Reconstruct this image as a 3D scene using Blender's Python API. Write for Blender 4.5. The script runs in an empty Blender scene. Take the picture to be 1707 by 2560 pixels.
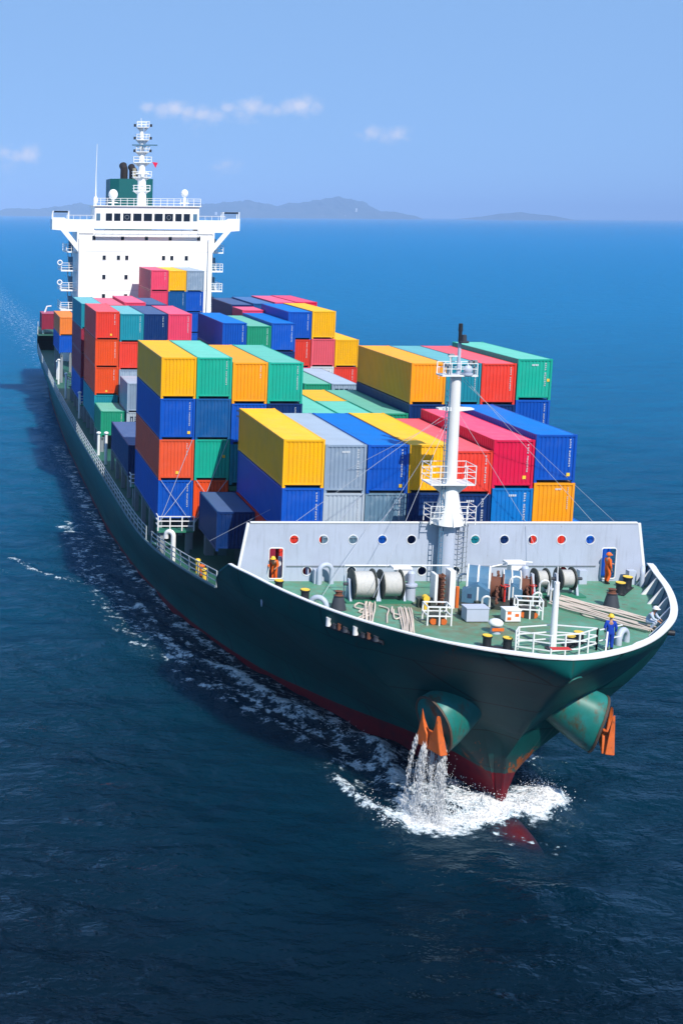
import bpy, bmesh, math, random
import numpy as np
from mathutils import Vector, Matrix

R = math.radians
rng = random.Random(7)
nrng = np.random.default_rng(11)
scene = bpy.context.scene
col = scene.collection

# ------------------------------------------------------------------ camera
# ship frame: X athwartships (picture right +), Y aft (away from camera), Z up, sea level 0
FPX, PPX, PPY, WPX, HPX = 3204.47, 0.0, 964.95, 1707.0, 2560.0
yaw, pitch, roll = 0.0304, 0.1341, 0.0081
fw = Vector((math.sin(yaw) * math.cos(pitch), math.cos(yaw) * math.cos(pitch), -math.sin(pitch)))
rt = Vector((math.cos(yaw), -math.sin(yaw), 0))
up = rt.cross(fw)
r2 = rt * math.cos(roll) + up * math.sin(roll)
u2 = up * math.cos(roll) - rt * math.sin(roll)
camd = bpy.data.cameras.new('camera')
cam = bpy.data.objects.new('camera', camd)
col.objects.link(cam)
m = Matrix((r2, u2, -fw)).transposed().to_4x4()
m.translation = Vector((-27.574, -73.3416, 29.776))
cam.matrix_world = m
camd.sensor_fit = 'HORIZONTAL'
camd.sensor_width = 36.0
camd.lens = FPX / WPX * 36.0
camd.shift_x = (WPX / 2 - PPX) / WPX
camd.shift_y = (PPY - HPX / 2) / WPX
camd.clip_start = 1.0
camd.clip_end = 120000.0
scene.camera = cam

# ------------------------------------------------------------------ sky and sun
SUN = Vector((0.27, -1.0, 1.10)).normalized()          # direction towards the sun
sun_el = math.asin(SUN.z)
sun_az = math.atan2(SUN.x, SUN.y)                        # clockwise from +Y
world = bpy.data.worlds.new('World')
scene.world = world
world.use_nodes = True
wn, wl = world.node_tree.nodes, world.node_tree.links
wn.clear()
wout = wn.new('ShaderNodeOutputWorld')
wbg = wn.new('ShaderNodeBackground')
sky = wn.new('ShaderNodeTexSky')
sky.sky_type = 'NISHITA'
sky.sun_disc = False
sky.sun_elevation = sun_el
sky.sun_rotation = sun_az
sky.altitude = 0.0
sky.air_density = 0.4
sky.dust_density = 0.0
sky.ozone_density = 10.0
wbg.inputs['Strength'].default_value = 0.105
geo = wn.new('ShaderNodeNewGeometry')


def wmath(op, a, b=None, clamp=False):
    n = wn.new('ShaderNodeMath')
    n.operation = op
    n.use_clamp = clamp
    for i, v in enumerate((a, b)):
        if v is None:
            continue
        if isinstance(v, (int, float)):
            n.inputs[i].default_value = v
        else:
            wl.new(v, n.inputs[i])
    return n.outputs[0]


# small fair-weather clouds low over the horizon: azimuth, elevation (rad), half widths, strength
tc = wn.new('ShaderNodeTexCoord')
sep = wn.new('ShaderNodeSeparateXYZ')
wl.new(tc.outputs['Generated'], sep.inputs[0])
az = wmath('ARCTAN2', sep.outputs[0], sep.outputs[1])
el = wmath('ARCSINE', sep.outputs[2])
cmb = wn.new('ShaderNodeCombineXYZ')
wl.new(wmath('MULTIPLY', az, 90.0), cmb.inputs[0])
wl.new(wmath('MULTIPLY', el, 120.0), cmb.inputs[1])
cn = wn.new('ShaderNodeTexNoise')
cn.inputs['Scale'].default_value = 1.1
cn.inputs['Detail'].default_value = 6.0
cn.inputs['Roughness'].default_value = 0.55
wl.new(cmb.outputs[0], cn.inputs['Vector'])


def px_dir(x, y):
    d = r2 * ((x - PPX) / FPX) - u2 * ((y - PPY) / FPX) + fw
    d.normalize()
    return math.atan2(d.x, d.y), math.asin(d.z)


cloud = None
puffs = [(372, 266, 17, .8), (405, 273, 20, .9), (440, 270, 22, 1), (470, 280, 22, .9), (505, 283, 22, .95), (540, 288, 24, .8), (568, 268, 18, .8), (600, 276, 20, .75), (628, 264, 24, 1), (660, 274, 22, .8),
         (695, 274, 18, .7), (722, 268, 22, .9), (752, 262, 24, 1.05), (785, 268, 18, .8), (620, 292, 34, .5), (500, 296, 40, .45), (900, 336, 15, .6), (930, 334, 20, .85), (962, 340, 20, .7), (992, 336, 20, .9), (1012, 343, 13, .6),
         (12, 384, 24, .8), (45, 388, 22, .85), (70, 384, 24, 1.0), (30, 404, 34, .5), (545, 414, 16, .6), (566, 408, 17, .75), (595, 418, 18, .55), (560, 424, 26, .4), (1265, 238, 18, .35), (1285, 242, 20, .25), (60, 450, 60, .25), (160, 446, 50, .2)]
for (cx, cy, rr_, s) in puffs:
    hw, hh = rr_ * 1.25, rr_ * .9
    a0, e0 = px_dir(cx, cy)
    ax = wmath('DIVIDE', wmath('SUBTRACT', az, a0), hw / FPX * 1.25)
    ex = wmath('DIVIDE', wmath('SUBTRACT', el, e0), hh / FPX * 1.25)
    d2 = wmath('ADD', wmath('MULTIPLY', ax, ax), wmath('MULTIPLY', ex, ex))
    g = wmath('MULTIPLY', wmath('POWER', 2.718, wmath('MULTIPLY', d2, -1.0)), s)
    cloud = g if cloud is None else wmath('MAXIMUM', cloud, g)
# cloud amount = blob shape broken up by noise
amt = wmath('MULTIPLY', wmath('SUBTRACT', wmath('ADD', wmath('MULTIPLY', cn.outputs['Fac'], 1.5), cloud), 1.02), 1.3, )
amt = wmath('MULTIPLY', wmath('MULTIPLY', amt, 1.0, True), cloud, True)
# a bright, evenly blue hazy sky: compress the clear-air gradient and keep its blue
gam = wn.new('ShaderNodeGamma')
gam.inputs['Gamma'].default_value = 0.14
wl.new(sky.outputs[0], gam.inputs['Color'])
hsv = wn.new('ShaderNodeVectorMath')
hsv.operation = 'MULTIPLY'
wl.new(gam.outputs[0], hsv.inputs[0])
hsv.inputs[1].default_value = (2.45, 3.98, 6.3)
mixc = wn.new('ShaderNodeMix')
mixc.data_type = 'RGBA'
wl.new(amt, mixc.inputs[0])
wl.new(hsv.outputs[0], mixc.inputs[6])
mixc.inputs[7].default_value = (6.2, 6.7, 8.4, 1)
wl.new(mixc.outputs[2], wbg.inputs['Color'])
wl.new(wbg.outputs[0], wout.inputs[0])

sund = bpy.data.lights.new('sun', 'SUN')
sund.energy = 5.0
sund.angle = R(0.5)
sund.color = (1.0, 0.95, 0.87)
suno = bpy.data.objects.new('sun', sund)
suno.rotation_euler = SUN.to_track_quat('Z', 'Y').to_euler()
suno.location = (0, -60, 120)
col.objects.link(suno)

scene.view_settings.view_transform = 'Standard'
scene.view_settings.look = 'None'
scene.view_settings.gamma = 1.0
scene.view_settings.use_curve_mapping = False
scene.view_settings.exposure = 0.12
scene.render.engine = 'CYCLES'
scene.cycles.max_bounces = 4
scene.cycles.diffuse_bounces = 3
scene.cycles.glossy_bounces = 3
scene.cycles.transparent_max_bounces = 6
scene.cycles.volume_bounces = 0
scene.cycles.caustics_reflective = False
scene.cycles.caustics_refractive = False
scene.cycles.use_denoising = True


# ------------------------------------------------------------------ materials
MATS = {}


def new_mat(name):
    mt = bpy.data.materials.new(name)
    mt.use_nodes = True
    return mt, mt.node_tree.nodes, mt.node_tree.links, mt.node_tree.nodes['Principled BSDF']


def nmix(nt, fac, a, b, mode='MIX'):
    n = nt.nodes.new('ShaderNodeMix')
    n.data_type = 'RGBA'
    n.blend_type = mode
    for i, v in ((0, fac), (6, a), (7, b)):
        if hasattr(v, 'is_output'):
            nt.links.new(v, n.inputs[i])
        elif i == 0:
            n.inputs[0].default_value = v
        else:
            n.inputs[i].default_value = (*v, 1) if len(v) == 3 else v
    return n.outputs[2]


def nmath(nt, op, a, b=None, c=None, clamp=False):
    n = nt.nodes.new('ShaderNodeMath')
    n.operation = op
    n.use_clamp = clamp
    for i, v in enumerate((a, b, c)):
        if v is None:
            continue
        if hasattr(v, 'is_output'):
            nt.links.new(v, n.inputs[i])
        else:
            n.inputs[i].default_value = v
    return n.outputs[0]


def nnoise(nt, scale, detail=3.0, rough=0.5, stretch=(1, 1, 1), coord='Object'):
    t = nt.nodes.new('ShaderNodeTexCoord')
    mp = nt.nodes.new('ShaderNodeMapping')
    mp.inputs['Scale'].default_value = stretch
    nt.links.new(t.outputs[coord], mp.inputs[0])
    n = nt.nodes.new('ShaderNodeTexNoise')
    n.inputs['Scale'].default_value = scale
    n.inputs['Detail'].default_value = detail
    n.inputs['Roughness'].default_value = rough
    nt.links.new(mp.outputs[0], n.inputs['Vector'])
    return n.outputs['Fac']


def ramp(nt, fac, lo, hi):
    n = nt.nodes.new('ShaderNodeMapRange')
    n.interpolation_type = 'SMOOTHSTEP'
    nt.links.new(fac, n.inputs[0])
    n.inputs[1].default_value = lo
    n.inputs[2].default_value = hi
    return n.outputs[0]


def paint(name, c, rough=0.42, dirt=0.25, rust=0.0, streak=0.15, metal=0.0, vary=0.08, bump=0.0, dscale=1.2, chalk=0.0):
    """painted steel: base colour, blotchy fading, vertical streaks, rust specks"""
    if name in MATS:
        return MATS[name]
    mt, n, l, b = new_mat(name)
    nt = mt.node_tree
    colr = c
    lum = 0.3 * c[0] + 0.5 * c[1] + 0.2 * c[2]
    fade = tuple(x * 0.76 + 0.05 * lum + 0.003 for x in c)
    o = nmix(nt, nmath(nt, 'MULTIPLY', ramp(nt, nnoise(nt, dscale, 5.0, .6), .38, .72), dirt), colr, fade)
    if streak:
        st = ramp(nt, nnoise(nt, 1.0, 4.0, .6, (7, 7, .5)), .5, .78)
        o = nmix(nt, nmath(nt, 'MULTIPLY', st, streak), o, tuple(x * .45 + .006 for x in c))
    if chalk:      # sun-chalked, scuffed patches
        oi2 = n.new('ShaderNodeObjectInfo')
        ck = nnoise(nt, 1.6, 7, .7, (1, 1, .7))
        ck = ramp(nt, nmath(nt, 'ADD', ck, nmath(nt, 'MULTIPLY_ADD', oi2.outputs['Random'], .16, -.08)), .5, .74)
        o = nmix(nt, nmath(nt, 'MULTIPLY', ck, chalk), o, tuple(.55 * x + .45 * y for x, y in zip(c, (.62, .68, .72))))
    if rust:
        rs = ramp(nt, nnoise(nt, 3.1, 8.0, .7, (1.5, 1.5, .6)), .72 - rust * .12, .80 - rust * .1)
        o = nmix(nt, nmath(nt, 'MULTIPLY', rs, .8), o, (.16, .05, .018))
    if vary:
        oi = n.new('ShaderNodeObjectInfo')
        v = nmath(nt, 'MULTIPLY_ADD', oi.outputs['Random'], vary * 2, 1 - vary)
        h = n.new('ShaderNodeHueSaturation')
        l.new(v, h.inputs['Value'])
        l.new(o, h.inputs['Color'])
        o = h.outputs[0]
    l.new(o, b.inputs['Base Color'])
    b.inputs['Roughness'].default_value = rough
    b.inputs['Metallic'].default_value = metal
    b.inputs['Specular IOR Level'].default_value = 0.35
    if bump:
        bp = n.new('ShaderNodeBump')
        bp.inputs['Strength'].default_value = bump
        bp.inputs['Distance'].default_value = 0.05
        l.new(nnoise(nt, 2.0, 4.0, .6), bp.inputs['Height'])
        l.new(bp.outputs[0], b.inputs['Normal'])
    MATS[name] = mt
    return mt


CC = {  # container colours
    'yellow': (.99, .485, .001), 'amber': (.95, .36, .003), 'blue': (.0005, .088, .50), 'light blue': (.001, .19, .58), 'navy blue': (.001, .030, .15),
    'green': (.006, .43, .30), 'dark green': (.012, .30, .17), 'teal': (.01, .27, .36), 'red': (.83, .052, .028), 'crimson': (.78, .008, .07),
    'pink red': (.84, .06, .14), 'salmon': (.82, .11, .15), 'orange': (.86, .085, .012), 'rust orange': (.80, .10, .03), 'grey': (.27, .36, .48),
    'pale grey': (.46, .54, .62), 'slate grey': (.13, .24, .34), 'white': (.72, .74, .78), 'maroon': (.30, .02, .05), 'steel blue': (.003, .095, .31),
    'bright orange': (.85, .22, .03)}


def cmat(k):
    return paint('container paint ' + k, tuple(x * .9 for x in CC[k]), rough=.45, dirt=.4, rust=.42, streak=.22, vary=.08, dscale=.7, chalk=.05 if k not in ('grey', 'pale grey', 'slate grey') else .5)


def rmat(k):
    """roof panels: the same paint, mixed towards a paler tint"""
    c = CC[k]
    f, tint = .24, (.70, .72, .72)
    if k in ('yellow', 'amber', 'bright orange'):
        f, tint = .04, (.9, .7, .3)
    elif k in ('blue', 'light blue'):
        f, tint = .30, (.0, .36, .78)
    elif k in ('navy blue', 'steel blue'):
        f, tint = .24, (.30, .42, .62)
    elif k in ('green', 'dark green', 'teal'):
        f, tint = .34, (.42, .74, .66)
    elif k in ('red', 'crimson', 'pink red', 'salmon', 'orange', 'maroon'):
        f, tint = .26, (.85, .30, .48)
    c2 = tuple(x * (1 - f) + f * y for x, y in zip(c, tint))
    return paint('container roof ' + k, c2, rough=.55, dirt=.5, rust=.35, streak=0, vary=.08, dscale=.6, chalk=.12)


M_white = paint('white paint', (.80, .80, .79), .4, .2, .1, .12, vary=.02)
M_bridge = paint('bridge white', (.90, .90, .88), .4, .15, .02, .06, vary=.0, dscale=.3)
M_lav = paint('pale grey paint', (.47, .52, .63), .45, .25, .05, .12, vary=.02, dscale=.5)
M_bluegrey = paint('blue grey paint', (.075, .18, .29), .55, .5, .5, .3)
M_dark = paint('black paint', (.018, .020, .026), .5, .3, .2, .1)
M_darksteel = paint('dark steel', (.05, .055, .07), .5, .4, .35, .1)
M_grey = paint('mid grey paint', (.25, .28, .31), .5, .35, .35, .2)
M_deckgreen = paint('deck green plain', (.03, .20, .12), .55, .4, .2, .0)
M_yellow = paint('signal yellow', (.85, .55, .05), .5, .3, .1, .0)
M_orange = paint('anchor orange', (.74, .15, .02), .6, .5, .35, .3)
M_anchor = paint('anchor rusty orange', (.66, .13, .02), .7, .7, 1.3, .5, dscale=2.5)
M_red = paint('signal red', (.6, .03, .02), .5, .3, .1, .0)
M_rust = paint('rusty chain', (.16, .06, .035), .8, .6, .6, .0)
M_rope = paint('manila rope', (.64, .54, .46), .9, .4, .0, .0, dscale=6)
M_wire = paint('wound wire rope', (.62, .61, .58), .6, .4, .2, .0, dscale=5)
M_funnel = paint('funnel green', (.006, .11, .11), .45, .25, .1, .15)
M_soot = paint('sooty steel', (.02, .015, .015), .7, .5, .5, .1)
M_mark = paint('marking white', (.58, .62, .66), .6, .5, 0, 0, vary=0, dscale=4)
M_markdk = paint('marking dark', (.03, .05, .10), .6, .15, 0, 0, vary=0)
M_skin = paint('skin', (.42, .22, .14), .6, .2, 0, 0, vary=0)
M_blueov = paint('blue coverall', (.006, .05, .40), .85, .3, 0, 0, vary=0)
M_orangeov = paint('orange coverall', (.80, .12, .01), .85, .3, 0, 0, vary=0)
M_paleov = paint('pale coverall', (.45, .53, .66), .85, .3, 0, 0, vary=0)
M_boot = paint('black boot', (.015, .015, .017), .7, .2, 0, 0, vary=0)


def glass_mat():
    mt, n, l, b = new_mat('dark window glass')
    b.inputs['Base Color'].default_value = (.012, .02, .035, 1)
    b.inputs['Roughness'].default_value = .08
    return mt


M_glass = glass_mat()


def hull_mat():
    mt, n, l, b = new_mat('hull paint')
    nt = mt.node_tree
    t = n.new('ShaderNodeTexCoord')
    s = n.new('ShaderNodeSeparateXYZ')
    l.new(t.outputs['Object'], s.inputs[0])
    z, y = s.outputs[2], s.outputs[1]
    green = nmix(nt, ramp(nt, nnoise(nt, .35, 6, .6), .35, .75), (.003, .100, .094), (.005, .070, .070))
    # plate-long scuffs and vertical run-off
    green = nmix(nt, nmath(nt, 'MULTIPLY', ramp(nt, nnoise(nt, 1.0, 5, .65, (2.2, 2.2, .25)), .55, .8), .45), green, (.012, .040, .042))
    green = nmix(nt, nmath(nt, 'MULTIPLY', ramp(nt, nnoise(nt, 1.0, 6, .7, (.5, .12, 2.5)), .6, .85), .45), green, (.05, .14, .135))
    # rust weeping from the rail and fairleads
    weep = nmath(nt, 'MULTIPLY', ramp(nt, nnoise(nt, 1.0, 5, .7, (2.6, 2.6, .14)), .57, .74), ramp(nt, z, 6.8, 9.8))
    green = nmix(nt, nmath(nt, 'MULTIPLY', weep, .75), green, (.085, .045, .022))
    # welded plating: seams every 2.1 m up and 7 m along
    cx_ = n.new('ShaderNodeCombineXYZ')
    l.new(nmath(nt, 'DIVIDE', y, 14.0), cx_.inputs[0])
    l.new(nmath(nt, 'DIVIDE', z, 8.4), cx_.inputs[1])
    bk = n.new('ShaderNodeTexBrick')
    bk.inputs['Scale'].default_value = 1.0
    bk.inputs['Mortar Size'].default_value = .005
    bk.inputs['Mortar Smooth'].default_value = .6
    bk.inputs['Brick Width'].default_value = .5
    bk.inputs['Row Height'].default_value = .25
    bk.inputs['Color1'].default_value = (1, 1, 1, 1)
    bk.inputs['Color2'].default_value = (.86, .86, .86, 1)
    bk.inputs['Mortar'].default_value = (.35, .35, .35, 1)
    l.new(cx_.outputs[0], bk.inputs['Vector'])
    green = nmix(nt, 1.0, green, bk.outputs['Color'], 'MULTIPLY')
    # worn, chafed plating low on the stem where the chains and anchors run
    stem = nmath(nt, 'MULTIPLY', ramp(nt, nmath(nt, 'MULTIPLY', y, -1.0), 7.0, 12.0), nmath(nt, 'SUBTRACT', 1.0, ramp(nt, z, 2.2, 4.3)))
    worn = ramp(nt, nmath(nt, 'ADD', nmath(nt, 'MULTIPLY', nnoise(nt, .9, 7, .68), 1.1), nmath(nt, 'MULTIPLY', stem, .5)), .84, 1.14)
    green = nmix(nt, nmath(nt, 'MULTIPLY', nmath(nt, 'MULTIPLY', worn, stem), .8), green, (.034, .040, .045))
    chafe = nmath(nt, 'MULTIPLY', ramp(nt, nnoise(nt, 1.0, 7, .7, (.5, .35, 2.4)), .55, .7), ramp(nt, nmath(nt, 'MULTIPLY', y, -1.0), 12.3, 13.6))
    chafe = nmath(nt, 'MULTIPLY', chafe, nmath(nt, 'SUBTRACT', 1.0, ramp(nt, z, 5.2, 7.2)))
    green = nmix(nt, nmath(nt, 'MULTIPLY', chafe, .3), green, (.13, .19, .23))
    rustn = nmath(nt, 'ADD', nnoise(nt, 1.6, 9, .72, (1, 1, .6)), nmath(nt, 'MULTIPLY', stem, .17))
    green = nmix(nt, ramp(nt, rustn, .705, .76), green, (.30, .075, .012))
    red = nmix(nt, ramp(nt, nnoise(nt, 1.1, 6, .6), .4, .75), (.17, .006, .014), (.085, .006, .016))
    # boot-top line, higher at the stem
    line = nmath(nt, 'MULTIPLY_ADD', ramp(nt, nmath(nt, 'MULTIPLY', y, -1.0), -8.0, 12.0), 1.55, .28)
    wob = nmath(nt, 'MULTIPLY_ADD', nnoise(nt, 3.0, 3), .06, -.03)
    isred = nmath(nt, 'LESS_THAN', nmath(nt, 'ADD', z, wob), line)
    o = nmix(nt, isred, green, red)
    l.new(o, b.inputs['Base Color'])
    b.inputs['Roughness'].default_value = .45
    b.inputs['Specular IOR Level'].default_value = .18
    bp = n.new('ShaderNodeBump')
    bp.inputs['Strength'].default_value = .25
    bp.inputs['Distance'].default_value = .06
    l.new(nnoise(nt, .55, 3, .5, (1, .6, 1)), bp.inputs['Height'])
    l.new(bp.outputs[0], b.inputs['Normal'])
    return mt


def deck_mat():
    mt, n, l, b = new_mat('forecastle deck paint')
    nt = mt.node_tree
    o = nmix(nt, ramp(nt, nnoise(nt, .6, 6, .6), .35, .7), (.065, .25, .15), (.12, .32, .235))
    o = nmix(nt, nmath(nt, 'MULTIPLY', ramp(nt, nnoise(nt, 2.2, 8, .7), .42, .66), .7), o, (.16, .19, .125))
    o = nmix(nt, nmath(nt, 'MULTIPLY', ramp(nt, nnoise(nt, .9, 9, .75), .58, .66), .6), o, (.11, .065, .035))
    # rust-brown working area around the windlass
    t = n.new('ShaderNodeTexCoord')
    v = n.new('ShaderNodeVectorMath')
    v.operation = 'DISTANCE'
    l.new(t.outputs['Object'], v.inputs[0])
    v.inputs[1].default_value = (-1.0, -9.0, 9.05)
    near = nmath(nt, 'SUBTRACT', 1.0, ramp(nt, v.outputs['Value'], 2.0, 6.0))
    br = nmath(nt, 'MULTIPLY', near, ramp(nt, nnoise(nt, 1.4, 7, .7), .35, .62))
    o = nmix(nt, nmath(nt, 'MULTIPLY', br, .8), o, (.155, .13, .07))
    l.new(o, b.inputs['Base Color'])
    b.inputs['Roughness'].default_value = .6
    return mt


M_hull, M_deck = hull_mat(), deck_mat()


def bolster_mat():
    mt, n, l, b = new_mat('bolster paint')
    nt = mt.node_tree
    o = nmix(nt, ramp(nt, nnoise(nt, .8, 5, .6), .35, .7), (.008, .15, .125), (.02, .20, .19))
    o = nmix(nt, ramp(nt, nnoise(nt, 1.3, 8, .7, (1, 1, .5)), .48, .68), o, (.085, .06, .03))
    l.new(o, b.inputs['Base Color'])
    b.inputs['Roughness'].default_value = .42
    b.inputs['Specular IOR Level'].default_value = .3
    return mt


M_bolster = bolster_mat()


def foam_bsdf(nt):
    f = nt.nodes.new('ShaderNodeBsdfPrincipled')
    f.inputs['Base Color'].default_value = (.84, .87, .90, 1)
    f.inputs['Roughness'].default_value = .9
    return f


def sea_mat():
    mt, n, l, b = new_mat('sea water')
    nt = mt.node_tree
    b.inputs['Base Color'].default_value = (.0012, .020, .040, 1)
    b.inputs['Roughness'].default_value = .07
    b.inputs['IOR'].default_value = 1.30
    # water colour: lens darkening nearby, sky reflection far off painted in, with slow patches
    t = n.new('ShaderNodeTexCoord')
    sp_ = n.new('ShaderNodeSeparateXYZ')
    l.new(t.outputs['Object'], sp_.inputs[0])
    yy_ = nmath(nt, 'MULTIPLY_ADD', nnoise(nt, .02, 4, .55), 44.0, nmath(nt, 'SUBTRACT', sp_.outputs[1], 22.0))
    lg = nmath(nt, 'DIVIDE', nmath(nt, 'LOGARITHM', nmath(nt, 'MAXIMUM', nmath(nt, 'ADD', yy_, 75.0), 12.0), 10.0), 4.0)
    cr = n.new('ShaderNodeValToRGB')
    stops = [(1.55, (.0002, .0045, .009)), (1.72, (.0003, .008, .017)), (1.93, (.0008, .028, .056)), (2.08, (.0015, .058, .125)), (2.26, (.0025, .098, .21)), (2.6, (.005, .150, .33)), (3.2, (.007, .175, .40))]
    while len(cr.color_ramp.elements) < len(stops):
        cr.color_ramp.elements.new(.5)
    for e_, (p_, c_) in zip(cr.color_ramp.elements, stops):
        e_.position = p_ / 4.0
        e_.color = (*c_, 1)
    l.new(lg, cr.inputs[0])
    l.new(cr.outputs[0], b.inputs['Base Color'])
    b.inputs['Specular IOR Level'].default_value = .5
    # ripples: several sizes
    h1 = nnoise(nt, .55, 4, .6, (1.0, 1.6, 1))
    h2 = nnoise(nt, .12, 3, .55, (1.0, 1.9, 1))
    h3 = nnoise(nt, 2.6, 2, .5, (1.0, 1.5, 1))
    h4 = nnoise(nt, .035, 5, .62, (1.0, 2.2, 1))
    h = nmath(nt, 'MULTIPLY_ADD', h2, 2.6, nmath(nt, 'MULTIPLY_ADD', h3, .16, h1))
    h = nmath(nt, 'MULTIPLY_ADD', h4, 2.6, h)
    at = n.new('ShaderNodeAttribute')
    at.attribute_name = 'churn'
    hc = nnoise(nt, 1.5, 5, .65)
    h = nmath(nt, 'MULTIPLY_ADD', nmath(nt, 'MULTIPLY', hc, at.outputs['Fac']), 1.6, h)
    bp = n.new('ShaderNodeBump')
    bp.inputs['Strength'].default_value = .7
    bp.inputs['Distance'].default_value = .8
    l.new(h, bp.inputs['Height'])
    l.new(bp.outputs[0], b.inputs['Normal'])
    # waves hide and tilt one another, so a real sea never mirrors fully at grazing angles
    b.inputs['Specular IOR Level'].default_value = 0.0
    b.inputs['Roughness'].default_value = .6
    # light wanders some metres inside the water before it comes out again
    b.subsurface_method = 'BURLEY'
    b.inputs['Subsurface Weight'].default_value = 1.0
    b.inputs['Subsurface Radius'].default_value = (.6, 1.6, 2.2)
    b.inputs['Subsurface Scale'].default_value = 1.6
    gl = n.new('ShaderNodeBsdfGlossy')
    gl.inputs['Color'].default_value = (.66, .88, 1.0, 1)
    gl.inputs['Roughness'].default_value = .12
    l.new(bp.outputs[0], gl.inputs['Normal'])
    fr = n.new('ShaderNodeFresnel')
    fr.inputs['IOR'].default_value = 1.333
    l.new(bp.outputs[0], fr.inputs['Normal'])
    wm = n.new('ShaderNodeMixShader')
    l.new(nmath(nt, 'MINIMUM', nmath(nt, 'MULTIPLY', fr.outputs[0], .65), .19), wm.inputs[0])
    l.new(b.outputs[0], wm.inputs[1])
    l.new(gl.outputs[0], wm.inputs[2])
    # foam
    af = n.new('ShaderNodeAttribute')
    af.attribute_name = 'foam'
    nz = nmath(nt, 'MULTIPLY_ADD', nnoise(nt, .9, 8, .68), .62, nmath(nt, 'MULTIPLY', nnoise(nt, 3.4, 6, .7), .38))
    nz = ramp(nt, nz, .33, .68)
    thr = nmath(nt, 'ADD', nz, nmath(nt, 'MULTIPLY', af.outputs['Fac'], 1.0))
    fac = ramp(nt, thr, .92, 1.28)
    fac = nmath(nt, 'MULTIPLY', fac, ramp(nt, af.outputs['Fac'], .02, .25))
    fb = foam_bsdf(nt)
    l.new(nmix(nt, ramp(nt, nmath(nt, 'ADD', thr, nmath(nt, 'MULTIPLY', nnoise(nt, 5.0, 4, .6, (1, .5, 1)), .7)), 1.25, 2.0), (.45, .60, .70), (.93, .94, .95)), fb.inputs['Base Color'])
    l.new(bp.outputs[0], fb.inputs['Normal'])
    mx = n.new('ShaderNodeMixShader')
    l.new(fac, mx.inputs[0])
    l.new(wm.outputs[0], mx.inputs[1])
    l.new(fb.outputs[0], mx.inputs[2])
    # shallow sheet of water over the bulbous bow lets it show
    ac = n.new('ShaderNodeAttribute')
    ac.attribute_name = 'clear'
    tr = n.new('ShaderNodeBsdfTransparent')
    tr.inputs[0].default_value = (.75, .75, .8, 1)
    m2 = n.new('ShaderNodeMixShader')
    l.new(nmath(nt, 'MULTIPLY', ac.outputs['Fac'], nmath(nt, 'SUBTRACT', 1.0, fac)), m2.inputs[0])
    l.new(mx.outputs[0], m2.inputs[1])
    l.new(tr.outputs[0], m2.inputs[2])
    out = n['Material Output']
    l.new(m2.outputs[0], out.inputs[0])
    return mt


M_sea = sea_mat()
M_foam, _n, _l, _b = new_mat('white water')
_b.inputs['Base Color'].default_value = (.93, .94, .95, 1)
_b.inputs['Roughness'].default_value = .6


def hill_mat():
    mt, n, l, b = new_mat('island scrub')
    nt = mt.node_tree
    o = nmix(nt, ramp(nt, nnoise(nt, .006, 6, .65), .4, .65), (.022, .045, .032), (.055, .07, .055))
    l.new(o, b.inputs['Base Color'])
    b.inputs['Roughness'].default_value = .95
    return mt


M_hill = hill_mat()


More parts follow.
